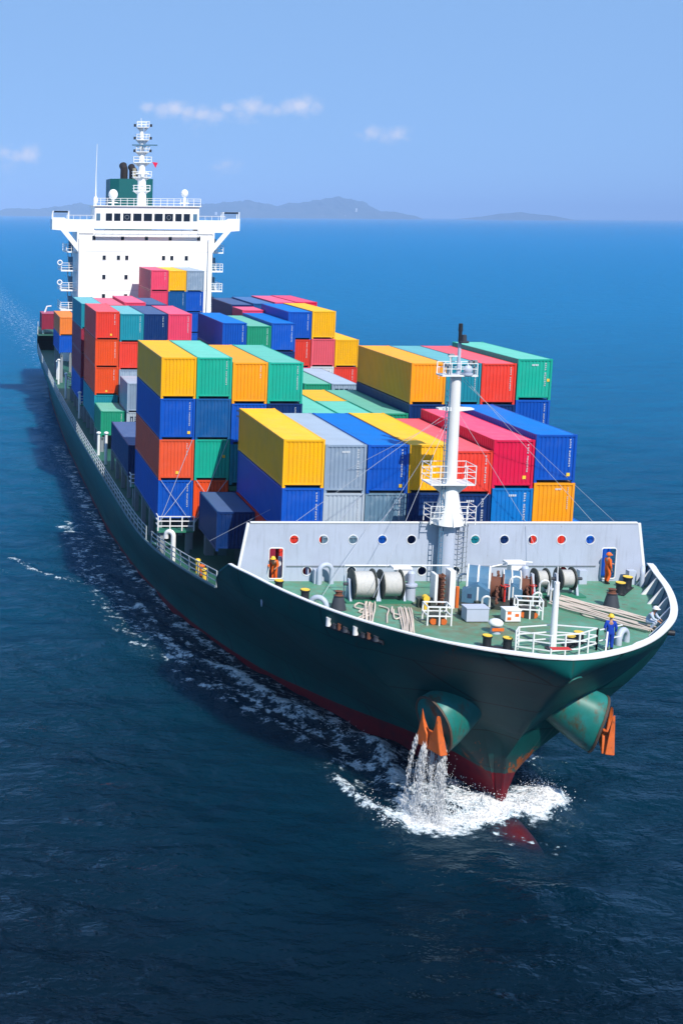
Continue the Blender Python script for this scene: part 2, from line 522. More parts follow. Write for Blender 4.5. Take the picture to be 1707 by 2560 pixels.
# ------------------------------------------------------------------ mesh helpers
class MB:
    def __init__(s):
        s.v, s.f = [], []

    def add(s, vs, fs):
        o = len(s.v)
        s.v += [tuple(p) for p in vs]
        s.f += [tuple(i + o for i in f) for f in fs]
        return s

    def box(s, x0, x1, y0, y1, z0, z1):
        return s.add([(x0, y0, z0), (x1, y0, z0), (x1, y1, z0), (x0, y1, z0), (x0, y0, z1), (x1, y0, z1), (x1, y1, z1), (x0, y1, z1)],
                     [(0, 3, 2, 1), (4, 5, 6, 7), (0, 1, 5, 4), (1, 2, 6, 5), (2, 3, 7, 6), (3, 0, 4, 7)])

    def bar(s, p0, p1, w, h=None):
        """rectangular bar between two points"""
        h = h or w
        p0, p1 = Vector(p0), Vector(p1)
        d = (p1 - p0).normalized()
        a = d.cross(Vector((0, 0, 1)))
        if a.length < 1e-3:
            a = Vector((1, 0, 0))
        a.normalize()
        b = a.cross(d)
        a, b = a * (w / 2), b * (h / 2)
        vs = [p + q for p in (p0, p1) for q in (-a - b, a - b, a + b, -a + b)]
        return s.add(vs, [(0, 1, 2, 3), (7, 6, 5, 4), (0, 4, 5, 1), (1, 5, 6, 2), (2, 6, 7, 3), (3, 7, 4, 0)])

    def tube(s, pts, r, n=6, cap=True):
        pts = [Vector(p) for p in pts]
        rs = r if isinstance(r, (list, tuple)) else [r] * len(pts)
        prev = None
        rings = []
        o = len(s.v)
        for i, p in enumerate(pts):
            d = (pts[min(i + 1, len(pts) - 1)] - pts[max(i - 1, 0)])
            if d.length < 1e-6:
                d = Vector((0, 0, 1))
            d.normalize()
            if prev is None:
                a = d.cross(Vector((0, 0, 1)))
                if a.length < .05:
                    a = d.cross(Vector((0, 1, 0)))
            else:
                a = prev - d * prev.dot(d)
            a.normalize()
            prev = a
            b = d.cross(a)
            for k in range(n):
                t = 2 * math.pi * k / n
                s.v.append(tuple(p + (a * math.cos(t) + b * math.sin(t)) * rs[i]))
        for i in range(len(pts) - 1):
            for k in range(n):
                k2 = (k + 1) % n
                s.f.append((o + i * n + k, o + i * n + k2, o + (i + 1) * n + k2, o + (i + 1) * n + k))
        if cap:
            s.f.append(tuple(o + k for k in reversed(range(n))))
            e = o + (len(pts) - 1) * n
            s.f.append(tuple(e + k for k in range(n)))
        return s

    def cyl(s, p0, p1, r0, r1=None, n=12):
        return s.tube([p0, p1], [r0, r1 if r1 is not None else r0], n)

    def ell(s, c, rx, ry, rz, nu=12, nv=8, v0=0.0, v1=1.0):
        o = len(s.v)
        for j in range(nv + 1):
            ph = math.pi * (v0 + (v1 - v0) * j / nv)
            for i in range(nu):
                th = 2 * math.pi * i / nu
                s.v.append((c[0] + rx * math.sin(ph) * math.cos(th), c[1] + ry * math.sin(ph) * math.sin(th), c[2] + rz * math.cos(ph)))
        for j in range(nv):
            for i in range(nu):
                i2 = (i + 1) % nu
                s.f.append((o + j * nu + i, o + (j + 1) * nu + i, o + (j + 1) * nu + i2, o + j * nu + i2))
        return s

    def prism(s, poly, axis, a0, a1):
        """poly in the two other axes (in xyz order), extruded along axis from a0 to a1"""
        n = len(poly)
        vs = []
        for a in (a0, a1):
            for (p, q) in poly:
                vs.append({'x': (a, p, q), 'y': (p, a, q), 'z': (p, q, a)}[axis])
        fs = [tuple(range(n - 1, -1, -1)), tuple(range(n, 2 * n))]
        for i in range(n):
            j = (i + 1) % n
            fs.append((i, j, n + j, n + i))
        return s.add(vs, fs)

    def mesh(s, name, smooth=False):
        me = bpy.data.meshes.new(name)
        me.from_pydata(s.v, [], s.f)
        bm = bmesh.new()
        bm.from_mesh(me)
        bmesh.ops.recalc_face_normals(bm, faces=bm.faces)
        bm.to_mesh(me)
        bm.free()
        if smooth:
            me.polygons.foreach_set('use_smooth', [True] * len(me.polygons))
            try:
                me.set_sharp_from_angle(angle=R(38))
            except Exception:
                pass
        return me

    def build(s, name, mat, parent=None, smooth=False):
        me = s.mesh(name, smooth)
        me.materials.append(mat)
        return link(name, me, parent)


def link(name, me, parent=None, loc=None):
    o = bpy.data.objects.new(name, me)
    col.objects.link(o)
    if parent is not None:
        o.parent = parent
    if loc is not None:
        o.location = loc
    return o


def tag(o, label=None, cat=None, group=None, kind=None):
    if label:
        o['label'] = label
    if cat:
        o['category'] = cat
    if group:
        o['group'] = group
    if kind:
        o['kind'] = kind
    return o


def empty(name, loc=(0, 0, 0), parent=None):
    o = bpy.data.objects.new(name, None)
    o.location = loc
    o.empty_display_size = .3
    col.objects.link(o)
    if parent is not None:
        o.parent = parent
    return o


def plate(name, outer, holes, mat, parent, y0, y1):
    """flat plate in the XZ plane with real holes, from y0 to y1"""
    cu = bpy.data.curves.new(name, 'CURVE')
    cu.dimensions = '2D'
    cu.fill_mode = 'BOTH'
    cu.extrude = abs(y1 - y0) / 2
    for pts in [outer] + holes:
        sp = cu.splines.new('POLY')
        sp.points.add(len(pts) - 1)
        for i, (x, z) in enumerate(pts):
            sp.points[i].co = (x, z, 0, 1)
        sp.use_cyclic_u = True
    tmp = bpy.data.objects.new('tmp', cu)
    col.objects.link(tmp)
    dg = bpy.context.evaluated_depsgraph_get()
    me = bpy.data.meshes.new_from_object(tmp.evaluated_get(dg))
    bpy.data.objects.remove(tmp)
    bpy.data.curves.remove(cu)
    me.name = name
    me.transform(Matrix.Translation((0, (y0 + y1) / 2, 0)) @ Matrix.Rotation(R(90), 4, 'X'))
    me.materials.clear()
    me.materials.append(mat)
    for p in me.polygons:
        p.material_index = 0
    return link(name, me, parent)


def circle(cx, cz, r, n=20):
    return [(cx + r * math.cos(2 * math.pi * i / n), cz + r * math.sin(2 * math.pi * i / n)) for i in range(n)]


def pchip(xs, ys):
    xs, ys = np.array(xs, float), np.array(ys, float)
    h = np.diff(xs)
    d = np.diff(ys) / h
    mm = np.zeros_like(ys)
    for i in range(1, len(xs) - 1):
        if d[i - 1] * d[i] > 0:
            w1, w2 = 2 * h[i] + h[i - 1], h[i] + 2 * h[i - 1]
            mm[i] = (w1 + w2) / (w1 / d[i - 1] + w2 / d[i])
    mm[0], mm[-1] = d[0], d[-1]

    def f(x):
        x = np.clip(x, xs[0], xs[-1])
        i = np.clip(np.searchsorted(xs, x) - 1, 0, len(xs) - 2)
        t = (x - xs[i]) / h[i]
        return (ys[i] * (1 + 2 * t) * (1 - t) ** 2 + mm[i] * h[i] * t * (1 - t) ** 2 + ys[i + 1] * t * t * (3 - 2 * t) + mm[i + 1] * h[i] * t * t * (t - 1))
    return f


# ------------------------------------------------------------------ hull form
hb_top = pchip([-18.5, -18.35, -18, -17, -16, -14.6, -12.4, -10.2, -7.1, -4.55, -2.65, 2.3, 8.5, 15, 22, 35, 46, 60, 84, 117, 148, 165],
               [0.0, 1.0, 1.9, 3.7, 5.0, 6.4, 8.15, 9.4, 10.75, 11.6, 12.25, 13.0, 13.65, 14.25, 14.6, 14.85, 15.0, 15.15, 15.2, 14.95, 14.4, 13.4])
hb_wl = pchip([-12, -8.3, -6.3, -4.5, -1.4, 2.8, 7, 12.6, 20.5, 34, 50, 85, 120, 148, 165],
              [0.02, 1.2, 2.1, 3.0, 4.5, 6.1, 7.8, 9.6, 11.4, 13.0, 13.7, 13.9, 13.4, 12.4, 10.5])
z_top = pchip([-18.5, -2.6, -2.5, 2.2, 2.4, 22, 140, 147, 149, 165], [10.0, 10.0, 9.95, 7.25, 7.1, 6.5, 6.4, 6.6, 8.8, 8.9])
stem_z = pchip([-18.5, -17.6, -15.8, -13.9, -13.3, -12.4, -12.05], [9.1, 8.35, 6.7, 4.4, 3.6, 2.5, 1.4])
z_full = pchip([-18.5, -2.6, 22, 165], [10.0, 10.0, 6.5, 6.5])


def hull_hb(Y, z):
    z0 = float(stem_z(Y)) if Y < -12.0 else 0.0
    b0 = 0.0 if Y < -12.0 else float(hb_wl(Y))
    zt = float(z_full(Y))
    t = min(max((z - z0) / max(zt - z0, .05), 0.0), 1.0)
    S = t * t * (3 - 2 * t)
    ws = .34 * min(max((-10.3 - Y) / 2.2, 0.0), 1.0) * min(max((z - 3.2) / 4.0, 0.04), 1.0)      # soft rounded nose above the cutwater
    S = (1 - ws) * S + ws * math.sqrt(t)
    return b0 + (float(hb_top(Y)) - b0) * S


ship = empty('cargo_ship', (0, 0, 0))
tag(ship, 'dark green container ship with white bridge, sailing towards the viewer', 'ship')

ys = list(-18.5 + 6.5 * np.linspace(0, 1, 20) ** 1.6) + list(np.linspace(-11.95, -2.6, 16)) + list(np.linspace(-2.3, 2.2, 6)) + list(np.linspace(2.4, 30, 18)) + list(np.linspace(34, 146, 24)) + [147, 148, 149, 152, 158, 165]
NV = 18
hm = MB()
ids = {}
for side in (-1, 1):
    for i, Y in enumerate(ys):
        zb = float(stem_z(Y)) if Y < -12.0 else -2.6
        zt = float(z_top(Y))
        for j in range(NV + 1):
            z = zb + (zt - zb) * j / NV
            x = side * max(hull_hb(Y, z), .015)
            ids[side, i, j] = len(hm.v)
            hm.v.append((x, Y, z))
for side in (-1, 1):
    for i in range(len(ys) - 1):
        for j in range(NV):
            hm.f.append((ids[side, i, j], ids[side, i + 1, j], ids[side, i + 1, j + 1], ids[side, i, j + 1]))
# stem strip and transom
for i in range(len(ys)):
    if ys[i] >= -11.9:
        break
    if ys[i + 1] < -11.9:
        hm.f.append((ids[-1, i, 0], ids[1, i, 0], ids[1, i + 1, 0], ids[-1, i + 1, 0]))
for j in range(NV):
    hm.f.append((ids[-1, 0, j], ids[1, 0, j], ids[1, 0, j + 1], ids[-1, 0, j + 1]))
    k = len(ys) - 1
    hm.f.append((ids[-1, k, j], ids[-1, k, j + 1], ids[1, k, j + 1], ids[1, k, j]))
hme = hm.mesh('hull')
_bm = bmesh.new()
_bm.from_mesh(hme)
bmesh.ops.remove_doubles(_bm, verts=_bm.verts, dist=.04)
bmesh.ops.recalc_face_normals(_bm, faces=_bm.faces)
_bm.to_mesh(hme)
_bm.free()
hme.polygons.foreach_set('use_smooth', [True] * len(hme.polygons))
hme.set_sharp_from_angle(angle=R(75))
hme.materials.append(M_hull)
hull = link('hull', hme, ship)
bl = MB()
bl.ell((0, -12.9, -1.3), 1.15, 4.5, 1.02, 24, 16)
bl.build('bulbous_bow', paint('antifouling red', (.62, .03, .018), .4, .3, .1, .1), ship, True)

# forecastle deck and main deck as sheets following the hull outline
DZ = 9.05


def deck_sheet(Ys, z, inset, name, mat):
    d = MB()
    for Y in Ys:
        w = max(hull_hb(Y, z) - inset, .02)
        for q in np.linspace(-1, 1, 9):
            d.v.append((w * q, Y, z))
    for i in range(len(Ys) - 1):
        for j in range(8):
            d.f.append((i * 9 + j, i * 9 + j + 1, (i + 1) * 9 + j + 1, (i + 1) * 9 + j))
    return d.build(name, mat, ship)


deck_sheet([y for y in ys if -17.7 < y <= -2.6] + [-2.4], DZ, .05, 'forecastle_deck', M_deck)
deck_sheet([-2.3, 0, 2.2] + [y for y in ys if 2.4 <= y <= 146] + [147.5], 6.3, .08, 'main_deck', paint('deck green dull', (.025, .12, .085), .6, .5, .3, .0))
deck_sheet([148.2, 152, 158, 164.8], 8.75, .08, 'poop_deck', paint('deck green dull', (.025, .12, .085)))

# bulwark: inner skin, cap rail, stays
bin_, cap = MB(), MB()
bys = [y for y in ys if y <= -2.6]
outl = [(-hull_hb(Y, 10.0), Y) for Y in reversed(bys)] + [(hull_hb(Y, 10.0), Y) for Y in bys[1:]]
n = len(outl)
cen = Vector((0, -6, 0))
norms = []
for i, (x, y) in enumerate(outl):
    a, b = outl[max(i - 1, 0)], outl[min(i + 1, n - 1)]
    t = Vector((b[0] - a[0], b[1] - a[1], 0)).normalized()
    nn = Vector((-t.y, t.x, 0))
    if nn.dot(cen - Vector((x, y, 0))) < 0:
        nn = -nn
    norms.append(nn)
base = []
for i, (x, y) in enumerate(outl):
    nn = norms[i]
    p = Vector((x, y, 0))
    wide = .16 + .34 * max(0.0, 1 - abs(y + 18.2) / 2.2) + (.12 if x > 4 else 0)
    for q, z in ((p - nn * .06, 10.0), (p + nn * wide, 10.0), (p + nn * wide, 10.06), (p - nn * .06, 10.06)):
        cap.v.append((q.x, q.y, z))
    q = p + nn * .14
    zz = 10.0 - .95
    lw = max(hull_hb(y, DZ), .05)
    base.append((math.copysign(max(lw - .04, .02), x) if abs(x) > .02 else 0.0, y))
    bin_.v.append((q.x, q.y, 10.0))
    bin_.v.append((base[-1][0] * .985 + nn.x * .05, max(y, -17.8) + nn.y * .05, DZ - .02))
for i in range(n - 1):
    for k in range(4):
        k2 = (k + 1) % 4
        cap.f.append((i * 4 + k, i * 4 + k2, (i + 1) * 4 + k2, (i + 1) * 4 + k))
    bin_.f.append((2 * i, 2 * i + 2, 2 * i + 3, 2 * i + 1))
cap.f += [(0, 1, 2, 3), (n * 4 - 1, n * 4 - 2, n * 4 - 3, n * 4 - 4)]
cap.build('cap_rail', M_white, ship)
bin_.build('bulwark_lining', paint('bulwark inner paint', (.02, .09, .16), .5, .3, .2, .2), ship)
# slanted cap at the forecastle break, both sides
for s in (-1, 1):
    c = MB()
    pts = [(s * hull_hb(y, float(z_top(y))), y, float(z_top(y))) for y in (-2.6, -1, .6, 2.3)]
    for a, b in zip(pts[:-1], pts[1:]):
        c.bar(a, b, .10, .10)
    c.build('break_cap', M_funnel, ship)
for s in (-1, 1):
    for k in range(7):
        y = -3.6 - k * 1.75
        xt, xb = hull_hb(y, 10.0) - .2, hull_hb(y, DZ) - .12
        t = MB()
        t.prism([(y - .03, 0), (y + .03, 0)], 'x', 0, 0) if False else None
        t.add([(s * xb, y - .05, DZ), (s * (xb - .75), y - .05, DZ), (s * xt, y - .05, 9.98), (s * (xt - .12), y - .05, 9.98),
               (s * xb, y + .05, DZ), (s * (xb - .75), y + .05, DZ), (s * xt, y + .05, 9.98), (s * (xt - .12), y + .05, 9.98)],
              [(0, 1, 3, 2), (4, 6, 7, 5), (1, 5, 7, 3), (0, 2, 6, 4), (2, 3, 7, 6), (0, 4, 5, 1)])
        t.build('bulwark_stay', M_white, ship)

# ------------------------------------------------------------------ breakwater with portholes and doors
BY = -2.7
holes = []
up_x = [-8.61, -6.93, -5.23, -3.55, -1.87, 1.8, 3.49, 5.13, 6.8, 8.47]
lo_x = [-7.81, -5.25, -1.17, .75, 7.0]
for x in up_x:
    holes.append(circle(x, 11.49, .25))
for x in lo_x:
    holes.append(circle(x, 9.65, .25))


def door(x0, x1):
    r = .12
    out = []
    for (cx, cz, a0) in ((x1 - r, 11.0 - r, 0), (x0 + r, 11.0 - r, 90), (x0 + r, 9.2 + r, 180), (x1 - r, 9.2 + r, 270)):
        for k in range(5):
            a = R(a0 + k * 22.5)
            out.append((cx + r * math.cos(a), cz + r * math.sin(a)))
    return out


holes += [door(-10.02, -9.2), door(9.2, 10.05)]
outer = [(-11.9, 9.0), (11.9, 9.0), (11.28, 12.33), (11.1, 12.45), (-11.1, 12.45), (-11.28, 12.33)]
bw = plate('breakwater', outer, holes, paint('breakwater paint', (.45, .50, .61), .5, .5, .45, .35, vary=0, dscale=.6), ship, BY - .04, BY + .04)
c = MB()
c.box(-11.15, 11.15, BY - .09, BY + .09, 12.455, 12.53)
c.build('top_flange', M_white, bw)
for s in (-1, 1):
    MB().bar((s * 11.86, BY, 9.05), (s * 11.27, BY, 12.46), .11, .16).build('edge_flange', M_white, bw)
for x in up_x + lo_x:
    z = 11.49 if x in up_x else 9.65
    t = MB()
    t.tube([(x + .27 * math.cos(2 * math.pi * i / 16), BY - .045, z + .27 * math.sin(2 * math.pi * i / 16)) for i in range(17)], .025, 5, False)
    t.build('porthole_rim', M_white, bw)
for pts in holes[-2:]:
    t = MB()
    q = pts + pts[:1]
    t.tube([(p[0], BY - .045, p[1]) for p in q], .035, 5, False)
    t.build('door_frame', M_white, bw)
for a, b in ((-9.0, -1.2), (1.3, 8.9)):
    MB().bar((a, BY - .075, 9.95), (b, BY - .075, 9.95), .05, .05).build('hand_rail', M_grey, bw)
for x in (-7.7, -4.3, -2.6, 2.6, 4.3, 7.7):
    MB().prism([(BY + .045, 6.3), (BY + .045, 12.3), (BY + .3, 12.2), (BY + .75, 6.3)], 'x', x - .03, x + .03).build('back_bracket', M_lav, bw)
MB().prism([(-hull_hb(BY, 6.3) + .1, 6.3), (hull_hb(BY, 6.3) - .1, 6.3), (hull_hb(BY, 9.0) - .1, 8.98), (-hull_hb(BY, 9.0) + .1, 8.98)], 'y', BY + .05, BY + .12).build('break_bulkhead', M_lav, ship)

# ------------------------------------------------------------------ hatch coamings, pedestals under the stacks
M_coam = paint('coaming paint', (.05, .085, .09), .6, .5, .4, .2)
for (x0, x1, y0, y1, z1) in [(-8.7, 8.7, .1, 12.3, 8.32), (-8.6, 13.0, 14.7, 26.9, 10.88), (-11.0, 11.0, 29.5, 41.2, 8.1), (-8.6, 11.0, 42.1, 54.3, 11.88), (-8.6, 13.0, 55.2, 70.8, 11.0), (-8.6, 13.0, 74.6, 86.9, 11.0), (-8.6, 11.0, 90, 102, 8.5), (-3.6, 8.6, 104.6, 116.8, 10.2)]:
    t = MB()
    t.box(x0, x1, y0, y1, 6.3, z1 - .35)
    t.build('hatch_coaming', M_coam, ship)
    MB().box(x0 - .1, x1 + .1, y0 - .08, y1 + .08, z1 - .345, z1 - .01).build('hatch_cover', M_deckgreen, ship)
for (y0, y1, zt) in [(14.5, 26.7, 8.36), (31.0, 43.2, 8.16), (51.9, 57.9, 7.78), (58.3, 70.5, 8.16), (74.5, 86.7, 7.86), (104.5, 116.7, 10.2)]:
    for y in np.linspace(y0 + .15, y1 - .15, 4):
        for x in (-13.55, -11.35, -9.0):
            t = MB()
            t.box(x - .16, x + .16, y - .14, y + .14, 6.3, zt)
            t.build('container_pedestal', M_grey, ship)
    t = MB()
    for x in (-13.55, -11.35):
        t.box(x - .1, x + .1, y0, y1, zt - .3, zt - .02)
    t.build('pedestal_beam', M_coam, ship)

# lashing bridge platforms between the bays, with white rails
for (y, zp, x0, x1) in [(13.55, 8.0, -13.9, -11.4), (28.0, 8.0, -13.9, -11.4), (72.5, 8.0, -13.9, -11.4), (88.5, 8.0, -13.9, -11.4)]:
    t = MB()
    t.box(x0, x1, y - .45, y + .45, zp - .12, zp)
    p = t.build('lashing_platform', M_deckgreen, ship)
    r = MB()
    for z in (.35, .7, 1.02):
        r.bar((x0, y - .44, zp + z), (x1, y - .44, zp + z), .06)
        r.bar((x0, y - .44, zp + z), (x0, y + .44, zp + z), .06)
    for x in np.linspace(x0, x1, 4):
        r.bar((x, y - .44, zp), (x, y - .44, zp + 1.04), .08)
    r.build('platform_rail', M_white, p)
    for x in (x0 + .35, x1 - .35):
        MB().box(x - .14, x + .14, y - .2, y + .2, 6.3, zp - .12).build('platform_leg', M_grey, p)
MB().box(-10.6, -10.0, 12.9, 13.5, 6.3, 10.6).build('vent_trunk', M_grey, ship)
MB().box(-9.7, -9.1, 12.9, 13.5, 6.3, 10.3).build('vent_trunk', paint('grey teal paint', (.10, .2, .24)), ship)
MB().box(-10.15, -8.85, .4, 1.6, 6.3, 10.3).build('deck_locker', cmat('maroon'), ship)

# deck-edge rails: posts and three bars following the sheer
for s in (-1, 1):
    r = MB()
    yy = list(np.arange(2.8, 147, 1.5))
    for i, y in enumerate(yy):
        z = float(z_top(y))
        x = s * (hull_hb(y, z) - .06)
        r.bar((x, y, z - .05), (x, y, z + 1.0), .07)
        if i + 1 < len(yy):
            if rng.random() < .04:
                continue
            y2 = yy[i + 1]
            z2 = float(z_top(y2))
            x2 = s * (hull_hb(y2, z2) - .06)
            for h in (.35, .68, 1.0):
                r.bar((x, y, z + h), (x2, y2, z2 + h), .05)
    sr_ = r.build('side_railing', paint('weathered white', (.50, .55, .58), .5, .4, .3, .2), ship)
    sr_['kind'] = 'stuff'
    e = MB()
    for a, b in zip(yy[:-1], yy[1:]):
        za, zb_ = float(z_top(a)), float(z_top(b))
        e.bar((s * hull_hb(a, za), a, za), (s * hull_hb(b, zb_), b, zb_), .10, .14)
    e.build('sheer_strake', paint('sheer strake grey', (.16, .24, .27), .5, .4, .4, .2), ship)

# mushroom and gooseneck vents along the starboard side deck
def gooseneck(x, y, z, h, r, rot, parent, mat, name='gooseneck_vent'):
    pts = [(0, 0, 0), (0, 0, h - r * 2)]
    for k in range(7):
        a = math.pi * k / 6
        pts.append((r * 1.6 * (1 - math.cos(a)), 0, h - r * 2 + r * 1.6 * math.sin(a)))
    pts.append((r * 3.2, 0, h - r * 3.4))
    ca, sa = math.cos(rot), math.sin(rot)
    t = MB()
    t.tube([(x + p[0] * ca, y + p[0] * sa, z + p[2]) for p in pts], r, 10)
    return t.build(name, mat, parent, True)


for (x, y, h) in [(-13.1, 11.4, 2.5), (-13.9, 45.5, 3.0), (-14.1, 50.2, 2.2), (-13.9, 73.0, 3.0), (-14.2, 89.0, 3.2), (-14.1, 102.8, 3.4), (-13.9, 108.0, 2.6)]:
    if y < 20:
        gooseneck(x, y, 6.3, h * .85, .17, rng.uniform(2.2, 4.0), ship, M_white)
        continue
    t = MB()
    t.cyl((x, y, 6.3), (x, y, 6.3 + h), .15, .14, 10)
    t.ell((x, y, 6.3 + h), .24, .24, .16, 10, 6)
    t.build('vent_pipe', M_white, ship, True)
for (y, m_) in [(6.3, M_yellow), (7.2, M_orange), (8.6, M_yellow)]:
    t = MB()
    t.cyl((-11.9, y, 6.3), (-11.9, y, 7.1), .16, .16, 10)
    t.ell((-11.9, y, 7.15), .22, .22, .13, 10, 6)
    t.build('air_pipe_head', m_, ship, True)
for (x, y) in [(-8.9, -.9)]:
    t = MB()
    t.cyl((x, y, 6.3), (x, y, 10.0), .11, .11, 10)
    t.build('vent_pipe', M_white, ship)
MB().tube([(-11.3, -1.6, 9.2), (-11.3, -1.6, 10.6), (-10.8, -1.6, 10.6), (-10.8, -1.6, 9.2)], .05, 6).build('ladder_hoop', M_white, ship)

# ------------------------------------------------------------------ shipping containers
CW = 2.438
CMESH = {}


def corr_sheet(n, width, depth, to_pt, z0, z1):
    """trapezoidal corrugated sheet"""
    t = MB()
    prof = []
    p = width / n
    for i in range(n):
        a = i * p
        prof += [(a, 0), (a + p * .32, 0), (a + p * .5, depth), (a + p * .82, depth)]
    prof += [(width, 0)]
    for (a, d) in prof:
        t.v.append(to_pt(a, d, z0))
        t.v.append(to_pt(a, d, z1))
    for i in range(len(prof) - 1):
        t.f.append((2 * i, 2 * i + 2, 2 * i + 3, 2 * i + 1))
    return t


def cont_meshes(L, H):
    key = (round(L, 2), round(H, 2))
    if key in CMESH:
        return CMESH[key]
    W = CW
    fr = MB()
    for x0, x1 in ((0, .13), (W - .13, W)):
        for y0, y1 in ((0, .13), (L - .13, L)):
            fr.box(x0, x1, y0, y1, .12, H - .12)
    for y0, y1 in ((.01, .11), (L - .11, L - .01)):
        fr.box(.13, W - .13, y0, y1, H - .13, H - .02)
        fr.box(.13, W - .13, y0 + .02, y1, .17, .28)
    for x0, x1 in ((.01, .09), (W - .09, W - .01)):
        fr.box(x0, x1, .13, L - .13, H - .10, H - .02)
        fr.box(x0, x1, .13, L - .13, .06, .20)
    for x0, x1 in ((-.003, .175), (W - .175, W + .003)):
        for y0, y1 in ((-.003, .175), (L - .175, L + .003)):
            fr.box(x0, x1, y0, y1, 0, .118)
            fr.box(x0, x1, y0, y1, H - .118, H)
    nside = max(8, int(L / .29))
    end = corr_sheet(9, W - .26, .04, lambda a, d, z: (.13 + a, .035 + d, z), .27, H - .11)
    rear = corr_sheet(9, W - .26, .04, lambda a, d, z: (.13 + a, L - .035 - d, z), .27, H - .11)
    sl = corr_sheet(nside, L - .26, .026, lambda a, d, z: (.02 + d, .13 + a, z), .18, H - .08)
    sr = corr_sheet(nside, L - .26, .026, lambda a, d, z: (W - .02 - d, .13 + a, z), .18, H - .08)
    rf = corr_sheet(nside, L - .22, .012, lambda a, d, z: (z, .11 + a, H - .025 - d), .09, W - .09)
    fl = MB().box(.09, W - .09, .11, L - .11, .14, .2)
    CMESH[key] = [('frame', fr.mesh('container_frame')), ('end_wall', end.mesh('container_end')), ('end_wall', rear.mesh('container_end')), ('side_wall', sl.mesh('container_side')),
                  ('side_wall', sr.mesh('container_side')), ('roof', rf.mesh('container_roof')), ('floor', fl.mesh('container_floor'))]
    for _, me in CMESH[key]:
        me.materials.append(M_white)
    return CMESH[key]


MARKS = []
for v in range(5):
    t = MB()
    z = -.12
    rr = random.Random(v)
    for g in range(11 if v != 3 else 7):
        w, h = .085 + .03 * (v == 1), .10
        zz = z - g * .145 - (.10 if g >= 4 else 0)
        for (a, b, c_, d) in rr.sample([(0, .3, 0, 1), (.7, 1, 0, 1), (0, 1, 0, .25), (0, 1, .75, 1), (0, 1, .4, .62)], 3):
            t.box(w * a, w * b, -.004, 0, zz - h + h * c_, zz - h + h * d)
    if v in (1, 4):
        for g in range(4):
            t.box(-.55 - .12 * g, -.46 - .12 * g, -.004, 0, -.34, -.22)
    me = t.mesh('code_mark')
    me.materials.append(M_mark)
    MARKS.append(me)
pl = MB().box(0, .2, -.006, 0, 0, .2).mesh('placard')
pl.materials.append(M_yellow)
CONT = []
ORD = ['first', 'second', 'third', 'fourth', 'fifth', 'sixth', 'seventh', 'eighth', 'ninth', 'tenth', 'eleventh', 'twelfth', 'thirteenth']


def container(colour, x, y, z, L, H, row, stack, tier, ntier, mark=None, placard=None, letters=False, mat2=None):
    jr = random.Random(int(x * 131 + y * 17 + z * 7))      # no stack is ever perfectly aligned
    root = empty('shipping_container', (x + jr.uniform(-.02, .02), y + jr.uniform(-.05, .05), z))
    CONT.append(dict(o=root, colour=colour, x=x, y=y, z=z, L=L, row=row, tier=tier))
    mt = cmat(colour)
    for nm, me in cont_meshes(L, H):
        o = link(nm, me, root)
        o.material_slots[0].link = 'OBJECT'
        o.material_slots[0].material = M_darksteel if nm == 'floor' else (rmat(colour) if nm == 'roof' else mt)
    if mark is not None:
        o = link('code_marking', MARKS[mark % 5], root, (CW - .42 - .1 * (mark % 2), .033, H - .15))
        o['kind'] = 'stuff'
        if colour in ('yellow', 'amber', 'bright orange', 'rust orange'):
            o.scale = (.8, 1, .8)
    if placard:
        link('placard', pl, root, (placard[0], .031, placard[1]))
    if letters:
        t = MB()
        xx = .35
        for g in range(4):
            w = .3
            for (a, b, c_, d) in rng.sample([(0, .3, 0, 1), (.7, 1, 0, 1), (0, 1, 0, .22), (0, 1, .78, 1), (0, 1, .4, .6)], 3):
                t.box(xx + w * a, xx + w * b, .028, .032, H - .95 + .5 * c_, H - .95 + .5 * d)
            xx += .44
        t.build('lettering', M_markdk, root)
    return root


HC, ST, L40, L20 = 2.896, 2.591, 12.192, 6.058


def X1(i):
    return (i - 3.5) * 2.5 + .03


def X2(j):
    return (j - 5.5) * 2.5 + .03


_mk = [0]


def stack(row, x, y, ztop, tiers, L=L40):
    """tiers from the top down: (colour, height[, options])"""
    z = ztop
    for k, t in enumerate(tiers):
        colour, H = t[0], t[1]
        opt = dict(t[2]) if len(t) > 2 else {}
        if 'mark' not in opt:
            _mk[0] += 1
            opt['mark'] = _mk[0]
        z -= H
        container(colour, x, y, z, opt.pop('L', L), H, row, (x, y), k, len(tiers), **opt)


NM = {'mark': None}
# row 1, just behind the breakwater
A = 'frontmost row'
stack(A, X1(0), 0, 16.79, [('yellow', HC, NM), ('blue', HC, {'mark': 0}), ('red', ST, NM)])
stack(A, X1(1), 0, 16.48, [('grey', HC), ('pale grey', ST, {'mark': 2}), ('slate grey', ST, NM)])
stack(A, X1(2), 0, 16.48, [('blue', HC, {'mark': 2, 'placard': (CW - .5, .35)}), ('slate grey', ST), ('blue', ST, NM)])
stack(A, X1(3), 0, 16.5, [('yellow', HC, NM), ('navy blue', ST), ('navy blue', ST, NM)])
stack(A, X1(4), 0, 16.13, [('red', ST, {'mark': 0}), ('navy blue', ST, {'mark': 1}), ('teal', ST, NM)])
stack(A, X1(5), 0, 16.79, [('crimson', HC, {'mark': 2, 'placard': (CW - .62, .55)}), ('light blue', HC, {'mark': 1}), ('navy blue', ST, NM)])
stack(A, X1(6), 0, 17.12, [('blue', HC, {'mark': 0, 'placard': (CW - .5, .4)}), ('amber', HC), ('red', ST, NM)])
stack(A, -11.22, 6.4, 10.95, [('navy blue', ST, NM)], L20)
stack(A, 8.9, .3, 10.9, [('blue', ST, NM)], L20)
